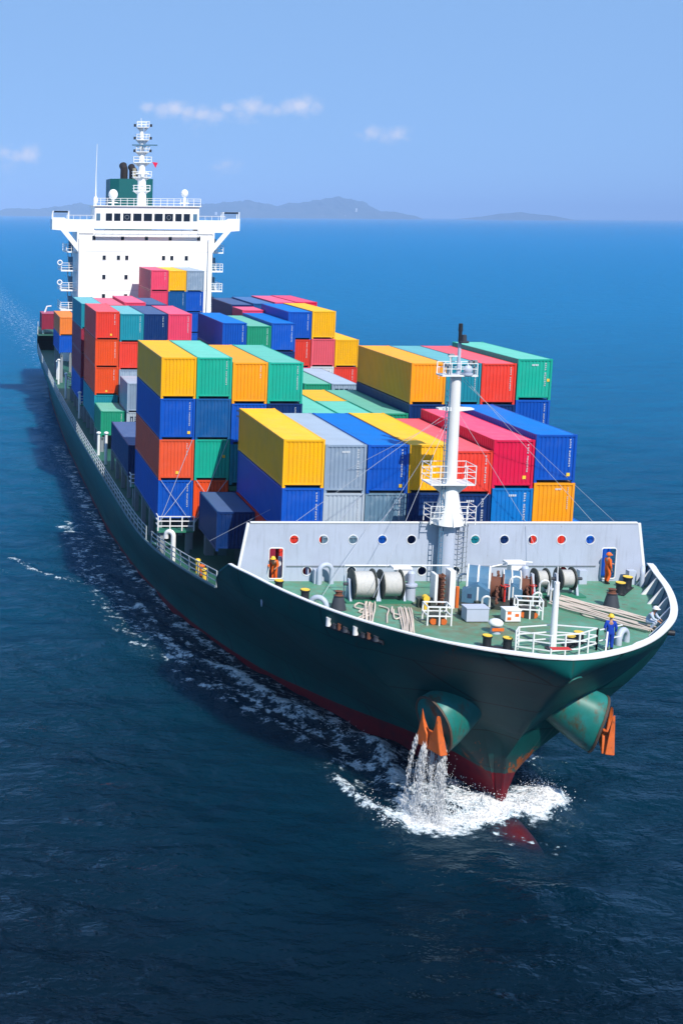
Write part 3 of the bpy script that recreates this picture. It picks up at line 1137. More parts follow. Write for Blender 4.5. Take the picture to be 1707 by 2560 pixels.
for xx in (X2(0), X2(1)):
    for (a, b) in (((.1, 8.3), (CW - .15, 11.3)), ((CW - .1, 8.3), (.15, 11.3)), ((.1, 8.3), (CW - .15, 14.2))):
        MB().tube([(xx + a[0], 14.5 - .12, a[1]), (xx + b[0], 14.5 - .06, b[1])], .02, 5).build('lashing_rod', M_lav, ship)
for i in range(7):
    MB().tube([(X1(i) + .1, -.12, 10.9), (X1(i) + CW - .15, -.06, 13.6)], .018, 5).build('lashing_rod', M_lav, ship) if i in (1, 2, 4) else None
# row 2
B = 'second row'
Y2 = 14.5
stack(B, X2(0), Y2, 19.99, [('yellow', HC, NM), ('blue', HC, {'mark': 2, 'placard': (CW - .5, .4)}), ('rust orange', HC, {'mark': 3, 'placard': (1.2, .45)}), ('blue', HC, {'mark': 0})])
stack(B, X2(1), Y2, 19.99, [('green', HC, {'mark': 0}), ('steel blue', HC, NM), ('green', HC, {'mark': None, 'placard': (CW - .5, 1.6)}), ('orange', HC, NM)])
stack(B, X2(2), Y2, 19.66, [('amber', HC, {'mark': 3}), ('blue', HC, {'mark': None, 'letters': True}), ('teal', HC, NM)])
stack(B, X2(3), Y2, 19.66, [('green', HC, {'mark': 2}), ('navy blue', HC)])
stack(B, X2(4), Y2, 16.1, [('green', ST, NM), ('dark green', ST, NM)])
stack(B, X2(5), Y2, 16.1, [('green', ST, NM), ('teal', ST, NM)], L20)
stack(B, X2(5), Y2 + 6.14, 16.1, [('yellow', ST, NM)], L20)
stack(B, X2(6), Y2, 16.1, [('dark green', ST, NM), ('green', ST, NM)])
stack(B, X2(7), Y2, 19.66, [('amber', HC, {'mark': 3}), ('navy blue', HC), ('blue', HC, NM)])
stack(B, X2(8), Y2, 19.66, [('teal', HC, {'mark': 2}), ('navy blue', HC, NM)])
stack(B, X2(9), Y2, 19.66, [('red', HC, {'mark': 0}), ('navy blue', HC, NM)])
stack(B, X2(10), Y2, 19.99, [('green', HC, {'mark': 1, 'placard': (CW - .32, 1.3)}), ('blue', HC, {'mark': 0}), ('navy blue', HC, NM)])
# low containers between rows
Cn = 'low third row'
stack(Cn, X2(0), 31.0, 10.8, [('navy blue', ST, NM)])
stack(Cn, X2(7), 42.0, 14.55, [('dark green', ST, NM)])
stack(Cn, X2(8), 42.0, 14.55, [('grey', ST, {'mark': None, 'letters': True})])
stack(Cn, X2(0), 51.9, 10.4, [('dark green', ST, {'mark': 2})], L20)
stack(Cn, X2(1), 51.3, 13.3, [('grey', HC, NM), ('pale grey', HC, {'mark': None, 'letters': True})], L20)
# row 5
D = 'middle row'
Y5 = 58.3
stack(D, X2(0), Y5, 19.82, [('red', HC, {'mark': 3, 'placard': (1.5, .4)}), ('orange', HC, {'mark': 0}), ('orange', HC, {'mark': 3, 'placard': (1.1, .3)}), ('teal', HC, NM)])
stack(D, X2(1), Y5, 19.6, [('teal', HC, {'mark': 0}), ('red', HC, NM), ('grey', HC, NM)])
stack(D, X2(2), Y5, 19.6, [('navy blue', HC, {'mark': 3}), ('red', HC, NM), ('blue', HC, NM)])
stack(D, X2(3), Y5, 19.62, [('pink red', HC, {'mark': 0}), ('blue', HC, NM), ('blue', HC, NM)])
stack(D, X2(5), 55.0, 19.0, [('blue', HC, {'mark': 0}), ('navy blue', HC, NM)], 13.7)
stack(D, X2(6), 55.0, 18.7, [('dark green', HC, {'mark': 2}), ('navy blue', HC, NM)], 13.7)
stack(D, X2(7), 55.0, 19.0, [('blue', HC, {'mark': 2}), ('navy blue', HC, NM)], 13.7)
stack(D, X2(7), 68.8, 19.3, [('pink red', HC, NM)], 5.4)
stack(D, X2(8), Y5, 19.92, [('blue', HC, {'mark': 0}), ('red', HC, {'mark': 2}), ('pink red', HC, NM)])
stack(D, X2(9), Y5, 20.0, [('yellow', HC, NM), ('salmon', HC, NM), ('white', HC, {'mark': None, 'letters': True})])
stack(D, X2(10), Y5, 17.05, [('yellow', HC, NM), ('red', HC, {'mark': 3})])
# row 6
Ee = 'row behind the middle row'
Y6 = 74.5
stack(Ee, X2(0), Y6, 19.5, [('teal', HC, NM), ('maroon', HC, NM), ('maroon', HC, NM), ('blue', HC, NM)])
stack(Ee, X2(1), Y6, 19.4, [('salmon', HC, NM)])
stack(Ee, X2(2), Y6, 19.68, [('pink red', HC, NM)])
stack(Ee, X2(3), Y6, 19.45, [('navy blue', HC, NM)])
stack(Ee, X2(7), Y6, 19.5, [('navy blue', HC, NM)])
stack(Ee, X2(8), Y6, 19.65, [('steel blue', HC, NM)])
stack(Ee, X2(9), Y6, 19.8, [('pink red', HC, NM)])
stack(Ee, X2(10), Y6, 19.85, [('crimson', HC, NM)])
# row before the bridge
F = 'row in front of the bridge'
Y8 = 105.0
stack(F, X2(5), Y8, 22.1, [('pink red', HC, {'mark': 3}), ('pink red', HC, NM), ('steel blue', HC, NM), ('blue', HC, NM)])
stack(F, X2(6), Y8, 22.05, [('yellow', HC, NM), ('steel blue', HC, {'mark': 0}), ('steel blue', HC, NM), ('blue', HC, NM)])
stack(F, X2(7), Y8, 22.05, [('grey', HC, {'mark': 3}), ('blue', HC, {'mark': 2}), ('blue', HC, NM), ('blue', HC, NM)])
stack(F, X2(0), 107.0, 15.3, [('bright orange', ST, NM), ('blue', ST, NM)])
stack('stern', X2(0) + .2, 150.5, 12.4, [('maroon', HC, NM)], L20)

# label every container so that it can be singled out
ROWP = {A: 'frontmost row behind the breakwater', B: 'tall second row from the bow', Cn: 'low gap behind the second row', D: 'tall middle row', Ee: 'row just aft of the middle row',
        F: 'row before the white bridge', 'stern': 'stern behind the bridge'}
stacks = {}
for c_ in CONT:
    stacks.setdefault(c_['row'], set()).add((round(c_['x'], 2), round(c_['y'], 1)))
for c_ in CONT:
    ss = sorted(stacks[c_['row']])
    i = ss.index((round(c_['x'], 2), round(c_['y'], 1)))
    same = [d for d in CONT if d['row'] == c_['row'] and abs(d['x'] - c_['x']) < .01 and abs(d['y'] - c_['y']) < .1]
    nt_ = len(same)
    tier = c_['tier']
    tn = 'alone' if nt_ == 1 else ('on top' if tier == 0 else ('at the bottom' if tier == nt_ - 1 else ('second from top' if tier == 1 else 'third from top')))
    if c_['row'] == 'stern':
        lab = 'dark maroon container on the stern beyond the orange one'
    else:
        lab = '%s container %s, %s stack from left, %s' % (c_['colour'], tn, ORD[i], ROWP[c_['row']])
    tag(c_['o'], lab, 'container', 'shipping containers stacked on deck')

# ------------------------------------------------------------------ foremast
fm = empty('foremast', (0, -3.15, 0), ship)


def local(b, name, mat, parent=fm, smooth=False):
    """builder in world coordinates parented under an empty at (0,-3.15,0)"""
    o = b.build(name, mat, parent, smooth)
    o.matrix_parent_inverse = Matrix.Translation((0, 3.15, 0))
    return o


MY = -3.15
t = MB()
t.tube([(0, MY, 9.05), (0, MY, 12.5)], [.47, .45], 20)
local(t, 'lower_column', M_lav, smooth=True)
t = MB()
t.tube([(0, MY, 12.5), (0, MY, 14.9), (0, MY, 19.1), (0, MY, 21.0)], [.40, .355, .32, .29], 20)
local(t, 'upper_column', M_white, smooth=True)
for s in (-1, 1):
    t = MB()
    t.prism([(s * .3, 12.54), (s * 1.0, 12.54), (s * .3, 14.7)], 'y', MY - .03, MY + .03)
    local(t, 'base_bracket', M_white)
t = MB()
t.prism([(MY - .35, 12.54), (MY - 1.0, 12.54), (MY - .35, 14.4)], 'x', -.03, .03)
local(t, 'base_bracket', M_white)
t = MB()
t.tube([(0, MY, 12.54), (0, MY, 13.2), (0, MY, 14.75)], [.88, .72, .42], 20)
local(t, 'mast_foot', M_white, smooth=True)
# working platforms with basket rails
for (z, w0, w1, d) in [(14.95, -1.35, 1.15, .75), (12.6, -1.2, 1.35, .55)]:
    t = MB()
    if z > 13:
        t.box(w0, w1, MY - d, MY + d, z - .07, z)
        local(t, 'platform', M_white)
    r = MB()
    for (x0, y0, x1, y1) in ((w0, MY - d, -.45, MY - d), (.45, MY - d, w1, MY - d), (w0, MY + d, w1, MY + d), (w0, MY - d, w0, MY + d), (w1, MY - d, w1, MY + d)):
        for h in (.35, .7, 1.05):
            r.bar((x0, y0, z + h), (x1, y1, z + h), .032)
    for x in (w0, w0 + .5, w1 - .5, w1):
        for y in (MY - d, MY + d):
            r.bar((x, y, z), (x, y, z + 1.07), .042)
    local(r, 'platform_rail', M_white)
for s in (-1, 1):
    MBb = MB().prism([(s * .35, 14.15), (s * .35, 14.88), (s * 1.2, 14.88)], 'y', MY - .05, MY + .05)
    local(MBb, 'platform_bracket', M_white)
t = MB()
t.prism([(-.95, 19.1), (0, 18.98), (1.05, 19.1), (1.05, 19.18), (0, 19.24), (-.95, 19.18)], 'y', MY - .22, MY + .22)
local(t, 'crosstree', M_white)
t = MB()
t.box(-.95, 1.05, MY - .5, MY + .5, 21.0, 21.08)
local(t, 'head_platform', M_white)
r = MB()
for x in (-.9, -.45, .45, 1.0):
    r.bar((x, MY - .48, 21.08), (x, MY - .48, 21.75), .05)
    r.bar((x, MY + .48, 21.08), (x, MY + .48, 21.75), .05)
for h in (.35, .66):
    r.bar((-.9, MY - .48, 21.08 + h), (1.0, MY - .48, 21.08 + h), .04)
    r.bar((-.9, MY + .48, 21.08 + h), (1.0, MY + .48, 21.08 + h), .04)
local(r, 'head_rail', M_white)
t = MB()
t.tube([(.12, MY, 21.08), (.12, MY, 22.9)], [.11, .09], 10)
local(t, 'top_pole', M_lav, smooth=True)
t = MB()
t.cyl((.3, MY - .1, 22.85), (.3, MY - .1, 22.95), .28, .28, 12)
t.cyl((.3, MY - .1, 22.95), (.3, MY - .1, 23.3), .16, .13, 10)
local(t, 'mast_lamp', M_darksteel)
t = MB()
t.cyl((.12, MY, 22.9), (.12, MY, 23.5), .10, .10, 10)
t.cyl((.12, MY, 23.5), (.12, MY, 23.92), .13, .11, 10)
local(t, 'top_lamp', M_dark)
t = MB()
t.cyl((.5, MY - .35, 21.08), (.5, MY - .35, 21.2), .3, .3, 14)
t.ell((.5, MY - .4, 21.38), .26, .2, .26, 12, 8)
local(t, 'search_light', M_lav, smooth=True)
for (x, z, h) in [(-.55, 21.1, .6), (-.4, 21.1, 1.15), (.75, 21.1, .75), (.92, 21.1, .8)]:
    t = MB()
    t.cyl((x, MY - .2, z), (x, MY - .2, z + h), .05, .05, 6)
    t.box(x - .14, x + .14, MY - .32, MY - .08, z + h - .18, z + h)
    local(t, 'deck_lamp', M_grey)
t = MB()
t.box(-.62, -.1, MY - .4, MY - .3, 22.1, 22.16)
t.bar((-.5, MY - .35, 21.1), (-.5, MY - .35, 22.1), .06)
local(t, 'small_bracket', M_white)
# ladder on the side
t = MB()
for x in (-.62, -.42):
    t.bar((x, MY - .5, 9.2), (x, MY - .42, 20.8), .04)
for k in range(36):
    t.bar((-.62, MY - .5, 9.4 + k * .31), (-.42, MY - .5, 9.4 + k * .31), .03)
local(t, 'ladder', M_bluegrey)
# caged ladder right of the column
t = MB()
for k in range(11):
    z = 9.4 + k * .3
    pts = [(.95 + .28 * math.cos(a), BY - .35 - .25 * math.sin(a), z) for a in np.linspace(0, math.pi, 7)]
    t.tube(pts, .02, 4)
for x in (.7, .95, 1.2):
    t.bar((x, BY - .55 if x == .95 else BY - .35, 9.3), (x, BY - .55 if x == .95 else BY - .35, 12.5), .03)
local(t, 'caged_ladder', M_grey)
M_stay = paint('stay wire', (.42, .46, .52), .5, .2, 0, 0)
for a, b in [((-.1, MY, 19.1), (-8.6, -2.7, 12.5)), ((-.1, MY, 18.9), (-3.6, -2.7, 12.5)), ((-.35, MY, 18.6), (-11.9, 5.0, 9.4)), ((.2, MY, 20.9), (13.0, 2.0, 10.8)), ((.2, MY, 19.0), (4.7, -2.7, 12.5)),
             ((-.1, MY, 19.0), (-6.0, -9.0, 10.0)), ((.35, MY, 21.0), (8.6, -2.7, 12.5)), ((-4.2, -2.62, 12.5), (-8.3, -7.3, 9.4)), ((4.6, -2.62, 12.5), (5.6, -4.6, 9.4))]:
    t = MB()
    t.tube([a, b], .012, 5)
    local(t, 'stay_wire', M_stay)

# ------------------------------------------------------------------ forecastle gear
M_winchdk = paint('winch dark', (.05, .06, .05), .5, .5, .5, .2)


def winch(x0, y, drums, gear_x, name='mooring_winch'):
    w = empty(name, (x0, y, DZ), ship)

    def L(b, nm, mt, sm=False):
        o = b.build(nm, mt, w, sm)
        o.matrix_parent_inverse = Matrix.Translation((-x0, -y, -DZ))
        return o
    zc = DZ + .92
    for (a, b_, r) in drums:
        t = MB()
        rings = 14
        pts, rs = [], []
        for k in range(rings * 2 + 1):
            pts.append((a + (b_ - a) * k / (rings * 2), y, zc))
            rs.append(r - (.025 if k % 2 == 0 else 0))
        t.tube(pts, rs, 22)
        L(t, 'rope_drum', M_wire, True)
        for xx in (a - .05, b_ + .05):
            t = MB()
            t.cyl((xx - .03, y, zc), (xx + .03, y, zc), r + .14, r + .14, 24)
            L(t, 'drum_flange', M_winchdk, False)
        for xx in (a - .2, b_ + .2):
            t = MB()
            t.prism([(y - .5, DZ), (y - .2, DZ), (y, zc + .15), (y + .2, DZ), (y + .5, DZ), (y + .12, zc + .3), (y - .12, zc + .3)], 'x', xx - .06, xx + .06)
            L(t, 'side_frame', M_lav)
    t = MB()
    t.cyl((drums[0][0] - .5, y, zc), (drums[-1][1] + .6, y, zc), .09, .09, 10)
    L(t, 'drum_shaft', M_darksteel)
    t = MB()
    t.box(drums[0][0] - .5, drums[-1][1] + .6, y - .65, y + .65, DZ + .004, DZ + .09)
    L(t, 'bed_plate', M_deckgreen)
    t = MB()
    t.cyl((gear_x, y - .1, DZ), (gear_x, y - .1, DZ + .85), .27, .27, 14)
    t.cyl((gear_x, y - .1, DZ + .85), (gear_x, y - .1, DZ + .95), .36, .36, 14)
    t.cyl((gear_x, y - .1, DZ + .95), (gear_x, y - .1, DZ + 1.55), .2, .2, 14)
    t.ell((gear_x, y - .1, DZ + 1.55), .2, .2, .14, 12, 6)
    L(t, 'drive_motor', M_lav, True)
    t = MB()
    t.box(gear_x - .65, gear_x + .1, y + .2, y + .75, zc + .1, zc + .75)
    t.box(gear_x - .9, gear_x + .15, y + .15, y + .8, zc + .75, zc + .86)
    L(t, 'gear_case', M_white)
    return w


wl_ = winch(-5.1, -6.4, [(-6.3, -5.25, .70), (-4.72, -3.76, .66)], -3.15)
wr_ = winch(5.3, -5.4, [(4.2, 4.75, .45), (5.55, 6.2, .5)], 3.55)
# handrail over the winches
t = MB()
t.tube([(-6.5, -5.5, DZ), (-6.5, -5.5, 10.75), (-.7, -5.5, 10.75), (-.7, -5.5, DZ)], .04, 6)
t.tube([(2.0, -4.7, 10.45), (3.4, -4.7, 10.75), (4.3, -4.7, 10.7)], .04, 6)
t.build('pipe_rail', M_white, ship)

# windlass pair with blue-grey brake covers
for (ox, oy, sc, rz) in [(1.0, -6.5, 1.12, R(-24)), (3.0, -5.9, .88, R(-20))]:
    w = empty('anchor_windlass', (ox, oy, DZ), ship)
    w.rotation_euler = (0, 0, rz)
    w.scale = (sc, sc, sc)
    t = MB()
    t.box(-1.1, 1.1, -1.35, 1.0, .004, .16)
    t.build('bed_plate', M_winchdk, w)
    t = MB()
    arc = [(-.75, .2)] + [(-.75 * math.cos(a_), .85 + .85 * math.sin(a_)) for a_ in np.linspace(0, math.pi, 13)] + [(.75, .2)]
    t.prism(arc, 'x', -.85, .12)
    t.build('brake_cover', M_bluegrey, w)
    t = MB()
    for xx in (-.86, -.38, .13):
        t.tube([(xx, y_, z_) for (y_, z_) in arc], .05, 6)
    t.build('cover_edge', M_white, w)
    t = MB()
    t.prism([(-1.05, .17), (-1.05, .72), (-.35, 1.12), (.2, .8), (.2, .17)], 'y', -1.3, -.58)
    t.build('stopper_housing', M_bluegrey, w)
    t = MB()
    t.box(-.8, -.6, -1.306, -1.3, .4, .62)
    t.build('housing_trim', M_markdk, w)
    MB().box(-.38, -.30, -1.308, -1.3, .2, 1.0).build('housing_rib', M_white, w)
    t = MB()
    t.cyl((.25, 0, .75), (.75, 0, .75), .5, .5, 18)
    t.cyl((.2, 0, .75), (.27, 0, .75), .66, .66, 18)
    t.cyl((.73, 0, .75), (.8, 0, .75), .66, .66, 18)
    t.build('chain_wheel', M_rust, w, True)
    t = MB()
    for k in range(12):   # chain links rising out over the wheel to the stopper
        p = Vector((.5, .55 - k * .19, 1.28 - k * .085))
        t.tube([p + Vector((.0, -.12, .05)), p + Vector((.06 if k % 2 else 0, 0, .05 if k % 2 else .0)), p + Vector((0, .12, .09))], .06, 6)
    t.build('anchor_chain', M_rust, w, True)
    t = MB()
    t.cyl((.85, -.5, .2), (.85, -.5, 1.0), .05, .05, 8)
    t.tube([(.85 + .2 * math.cos(a), -.5 + .2 * math.sin(a), 1.0) for a in np.linspace(0, 2 * math.pi, 13)], .025, 5, False)
    t.build('brake_wheel', M_red, w)
for (x, y, h, r_) in ((2.1, -6.9, 1.2, .3), (3.9, -6.6, .95, .25), (4.3, -7.1, .7, .2), (-.2, -5.6, 1.0, .28), (.1, -8.2, .6, .2), (3.1, -7.6, .6, .22)):
    t = MB()
    t.tube([(x, y, DZ), (x, y, DZ + h)] + [(x + r_ * (1 - math.cos(a_)), y - .1 * math.sin(a_), DZ + h + r_ * math.sin(a_)) for a_ in np.linspace(.3, math.pi, 6)] + [(x + 2 * r_, y, DZ + h * .3)], .055, 7)
    t.build('hydraulic_pipe', M_white, ship, True)
for (x, y, w, d_, h) in ((2.2, -7.6, .5, .4, .45), (3.7, -7.4, .35, .5, .35), (.0, -7.9, .3, .3, .4), (-1.2, -8.9, .4, .3, .3), (4.7, -6.4, .3, .5, .5), (-3.9, -5.3, .5, .3, .5)):
    MB().box(x - w / 2, x + w / 2, y - d_ / 2, y + d_ / 2, DZ, DZ + h).build('valve_block', M_winchdk, ship)
# chain pipe post and plates between the winches
t = MB()
t.box(-2.35, -2.2, -7.9, -7.2, DZ, 10.9)
t.box(-1.55, -1.25, -7.9, -7.2, DZ, 11.1)
t.build('chain_post', M_white, ship)
t = MB()
for k in range(14):
    p = Vector((-1.85, -7.7, DZ + .2 + k * .12))
    t.tube([p + Vector((-.09 if k % 2 else 0, -.09 if not k % 2 else 0, -.09)), p + Vector((.09 if k % 2 else 0, .09 if not k % 2 else 0, .0)), p + Vector((-.09 if k % 2 else 0, -.09 if not k % 2 else 0, .09))], .07, 6)
t.box(-2.1, -1.65, -7.4, -7.2, DZ, 10.75)
t.build('hanging_chain', M_rust, ship)
MB().cyl((-1.05, -7.7, DZ), (-1.05, -7.7, 10.2), .1, .1, 8).build('vent_pipe', M_orange, ship)
t = MB()
t.cyl((-2.85, -8.0, DZ), (-2.85, -8.0, DZ + .55), .12, .12, 8)
t.cyl((-2.85, -8.15, DZ + .62), (-2.85, -7.85, DZ + .62), .17, .17, 14)
t.build('valve_wheel', M_yellow, ship)
for (x, y) in ((-2.7, -7.3), (-2.45, -7.9), (-3.0, -7.6), (-2.6, -8.6)):
    t = MB()
    t.box(x - .16, x + .16, y - .16, y + .16, DZ, DZ + .3 + .25 * rng.random())
    t.tube([(x, y, DZ + .3), (x + .3, y - .3, DZ + .5), (x + .5, y - .3, DZ + .1)], .05, 6)
    t.build('pipe_fitting', M_winchdk, ship)


def hatch_cage(x, y, w, d, rz):
    c = empty('hatch_cage', (x, y, DZ), ship)
    c.rotation_euler = (0, 0, rz)
    r = MB()
    for (a, b) in ((-w / 2, -d / 2), (w / 2, -d / 2), (w / 2, d / 2), (-w / 2, d / 2), (0, -d / 2)):
        r.bar((a, b, 0), (a, b, 1.0), .07)
    for h in (.5, .98):
        for p, q in (((-w / 2, -d / 2), (w / 2, -d / 2)), ((w / 2, -d / 2), (w / 2, d / 2)), ((w / 2, d / 2), (-w / 2, d / 2)), ((-w / 2, d / 2), (-w / 2, -d / 2))):
            r.bar((*p, h), (*q, h), .06)
    r.build('cage_frame', M_white, c)
    t = MB()
    t.cyl((0, 0, 0), (0, 0, .5), w * .32, w * .32, 14)
    t.build('hatch_trunk', M_winchdk, c)
    for a in (-.26, .26):
        t = MB()
        t.cyl((a, -d / 2 + .22, .18), (a, -d / 2 + .1, .18), .17, .17, 14)
        t.build('hose_reel', M_orange, c)
    return c


hatch_cage(-3.1, -10.3, 1.2, .9, R(-4))
hatch_cage(2.1, -9.3, 1.25, .8, R(-12))


def deck_box(x, y, w, d, h, mat, marks=False):
    b = empty('deck_box', (x, y, DZ), ship)
    t = MB()
    t.box(-w / 2, w / 2, -d / 2, d / 2, .05, h)
    t.build('box_body', mat, b)
    MB().box(-w / 2 - .03, w / 2 + .03, -d / 2 - .03, d / 2 + .03, h, h + .05).build('box_lid', mat, b)
    for s in (-1, 1):
        MB().box(s * w * .38 - .05, s * w * .38 + .05, -d / 2 + .02, d / 2 - .02, 0, .05).build('box_foot', M_dark, b)
    if marks:
        t = MB()
        for (a, c_) in ((-.2, .12), (-.2, .42), (.2, .3)):
            t.box(a - .1, a + .1, -d / 2 - .006, -d / 2 - .002, c_, c_ + .16)
        t.build('warning_mark', M_orange, b)


deck_box(-.95, -9.9, 1.15, .7, .72, M_lav)
deck_box(.9, -9.95, .8, .6, .62, M_white, True)
# mushroom ventilator
mv = empty('mushroom_vent', (-.7, -11.9, DZ), ship)
t = MB()
t.cyl((0, 0, 0), (0, 0, .5), .26, .22, 14)
t.build('vent_neck', M_lav, mv, True)
MB().ell((0, 0, .52), .36, .36, .22, 16, 8, 0, .62).build('vent_cap', M_white, mv, True)
MB().box(-.3, .3, -.3, -.27, .18, .34).build('warning_mark', M_orange, mv)


def bollards(x, y, dx, dy, h=.62, r=.2, capmat=M_yellow):
    b = empty('mooring_bollard', (x, y, DZ), ship)
    ang = math.atan2(dy, dx)
    L_ = math.hypot(dx, dy) / 2
    b.rotation_euler = (0, 0, ang)
    MB().box(-L_ - .3, L_ + .3, -.28, .28, .004, .06).build('base_plate', M_dark, b)
    for s in (-1, 1):
        t = MB()
        t.tube([(s * L_, 0, .05), (s * L_, 0, .12), (s * L_, 0, h - .1), (s * L_, 0, h - .08), (s * L_, 0, h)], [r * 1.15, r, r, r * 1.18, r * 1.18], 16)
        t.build('bollard_post', M_dark, b, True)
        MB().cyl((s * L_, 0, h + .002), (s * L_, 0, h + .03), r * 1.12, r * 1.12, 16).build('bollard_cap', capmat, b)


bollards(-1.63, -14.3, .85, -.35)
bollards(2.5, -13.6, .7, .55, .5, .22)
bollards(9.55, -4.75, 1.0, 1.15, .66, .23)
bollards(-9.4, -5.6, -1.0, 1.75, .62, .22)


def roller(x, y, h=.95):
    b = empty('pedestal_roller', (x, y, DZ), ship)
    t = MB()
    t.tube([(0, 0, 0), (0, 0, h * .75), (0, 0, h * .78)], [.42, .26, .3], 14)
    t.build('pedestal', M_darksteel, b, True)
    t = MB()
    t.tube([(0, 0, h * .8), (0, 0, h * .86), (0, 0, h * 1.0), (0, 0, h * 1.04)], [.24, .17, .17, .22], 14)
    t.build('roller_head', M_rust, b, True)


roller(-7.5, -7.95)
roller(7.4, -7.6)


def horseshoe(x, y, r, tr, rz, h=.0, name='panama_chock'):
    t = MB()
    pts = [(-r, 0, 0)] + [(-r * math.cos(a), 0, h + r * math.sin(a)) for a in np.linspace(0, math.pi, 12)] + [(r, 0, 0)]
    t.tube(pts, tr, 10)
    o = t.build(name, M_lav, ship, True)
    o.location = (x, y, DZ)
    o.rotation_euler = (0, 0, rz)


horseshoe(-8.55, -7.9, .42, .15, R(-35), .2)
horseshoe(4.95, -13.5, .42, .15, R(38), .25)
horseshoe(-6.9, -3.3, .38, .14, R(10), .75, 'gooseneck_vent')
horseshoe(11.2, -3.6, .3, .13, R(60), .7, 'gooseneck_vent')
for (x, y) in ((10.7, -3.3), (-7.3, -3.1), (7.9, -3.2)):
    MB().box(x - .22, x + .22, y - .2, y + .2, DZ, DZ + .8).build('fan_box', M_lav, ship)

# bow railing and jackstaff
t = MB()
rail_pts = [(-1.0, -14.9), (.4, -15.6), (1.9, -15.3), (3.15, -14.5)]
rp2 = [(-1.0, -14.9), (-.6, -14.3), (1.2, -13.95), (3.15, -14.5)]
for P in (rail_pts, ):
    for (a, b) in zip(P[:-1], P[1:]):
        for h in (.35, .72, 1.1):
            t.bar((*a, DZ + h), (*b, DZ + h), .05)
        for q in (0, .5):
            x, y = a[0] + (b[0] - a[0]) * q, a[1] + (b[1] - a[1]) * q
            t.bar((x, y, DZ), (x, y, DZ + 1.12), .07)
t.bar((3.15, -14.5, DZ), (3.15, -14.5, DZ + 1.12), .07)
t.build('bow_railing', M_white, ship)
t = MB()
for (a, b) in zip(rp2[:-1], rp2[1:]):
    for h in (.4, .75, 1.1):
        t.bar((*a, DZ + h), (*b, DZ + h), .05)
    t.bar((*b, DZ), (*b, DZ + 1.12), .07)
t.build('bow_railing', M_white, ship)
t = MB()
for h in (.5, 1.05):
    t.bar((3.2, -14.6, DZ + h), (4.5, -14.2, DZ + h + .12), .045)
t.bar((3.3, -15.1, DZ), (3.6, -14.6, DZ + .95), .07)
t.build('bow_railing', M_white, ship)
js = empty('jackstaff', (1.1, -14.3, DZ), ship)
t = MB()
t.tube([(0, 0, 0), (0, 0, 3.3)], [.17, .13], 14)
t.build('staff_post', M_white, js, True)
t = MB()
t.tube([(0, 0, 3.3), (0, 0, 4.1)], .03, 6)
t.box(-.1, .1, -.1, .1, 3.28, 3.36)
t.build('staff_top', M_white, js)
MB().cyl((0, 0, 0), (0, 0, .05), .35, .35, 14).build('staff_foot', M_dark, js)
# rollers set outside the bulwark on the starboard bow
for (y0) in (-11.05, -12.45):
    g = empty('roller_fairlead', (0, 0, 0), ship)
    fr_ = random.Random(int(-y0 * 10))
    x = -hull_hb(y0 - .6, 9.3)
    t = MB()
    t.tube([(-hull_hb(y0 - q, 9.12) - .08, y0 - q, 9.12) for q in (-.1, .3, .7, 1.1)], .13, 8)
    t.build('roller_seat', M_dark, g, True)
    for k, (q, h, r_) in enumerate(((0, .42, .15), (.38, .22, .13), (.62, .30, .11), (.95, .24, .15))):
        y = y0 - q
        x = -hull_hb(y, 9.4) - .06
        t = MB()
        t.tube([(x, y, 9.16), (x - .03, y, 9.16 + h * .6), (x, y, 9.16 + h)], [r_, r_ * .75, r_ * .95], 10)
        t.build('fairlead_roller', M_white if k == 0 else (M_rust if k == 2 else M_darksteel), g, True)
for (y, z, s_) in ((-17.75, 8.3, 1), ):
    t = MB()
    yy = float(y)
    cx = .6
    pts = []
    for a in np.linspace(0, math.pi, 9):
        xx = cx + .4 * math.cos(a)
        zz = 8.72 + .22 * math.sin(a)
        # find the hull skin y at this x,z
        yb = -18.4
        for _ in range(80):
            if hull_hb(yb, zz) > abs(xx):
                break
            yb += .05
        pts.append((xx, yb - .04, zz))
    t.tube(pts, .045, 8)
    t.build('stem_chock', M_bolster, ship, True)
t = MB()
t.ell((-hull_hb(-5.2, 8.6) - .02, -5.2, 8.6), .06, .12, .3, 8, 6)
t.build('hull_mark', M_lav, ship, True)
t = MB()
t.cyl((hull_hb(-12.9, 9.4) - .1, -12.9, 9.4), (hull_hb(-12.9, 9.4) + .25, -12.95, 9.38), .14, .14, 10)
t.build('fairlead_roller', M_dark, ship, True)
MB().box(-.35, .55, -17.35, -16.95, 10.065, 10.075).build('warning_patch', M_red, ship)

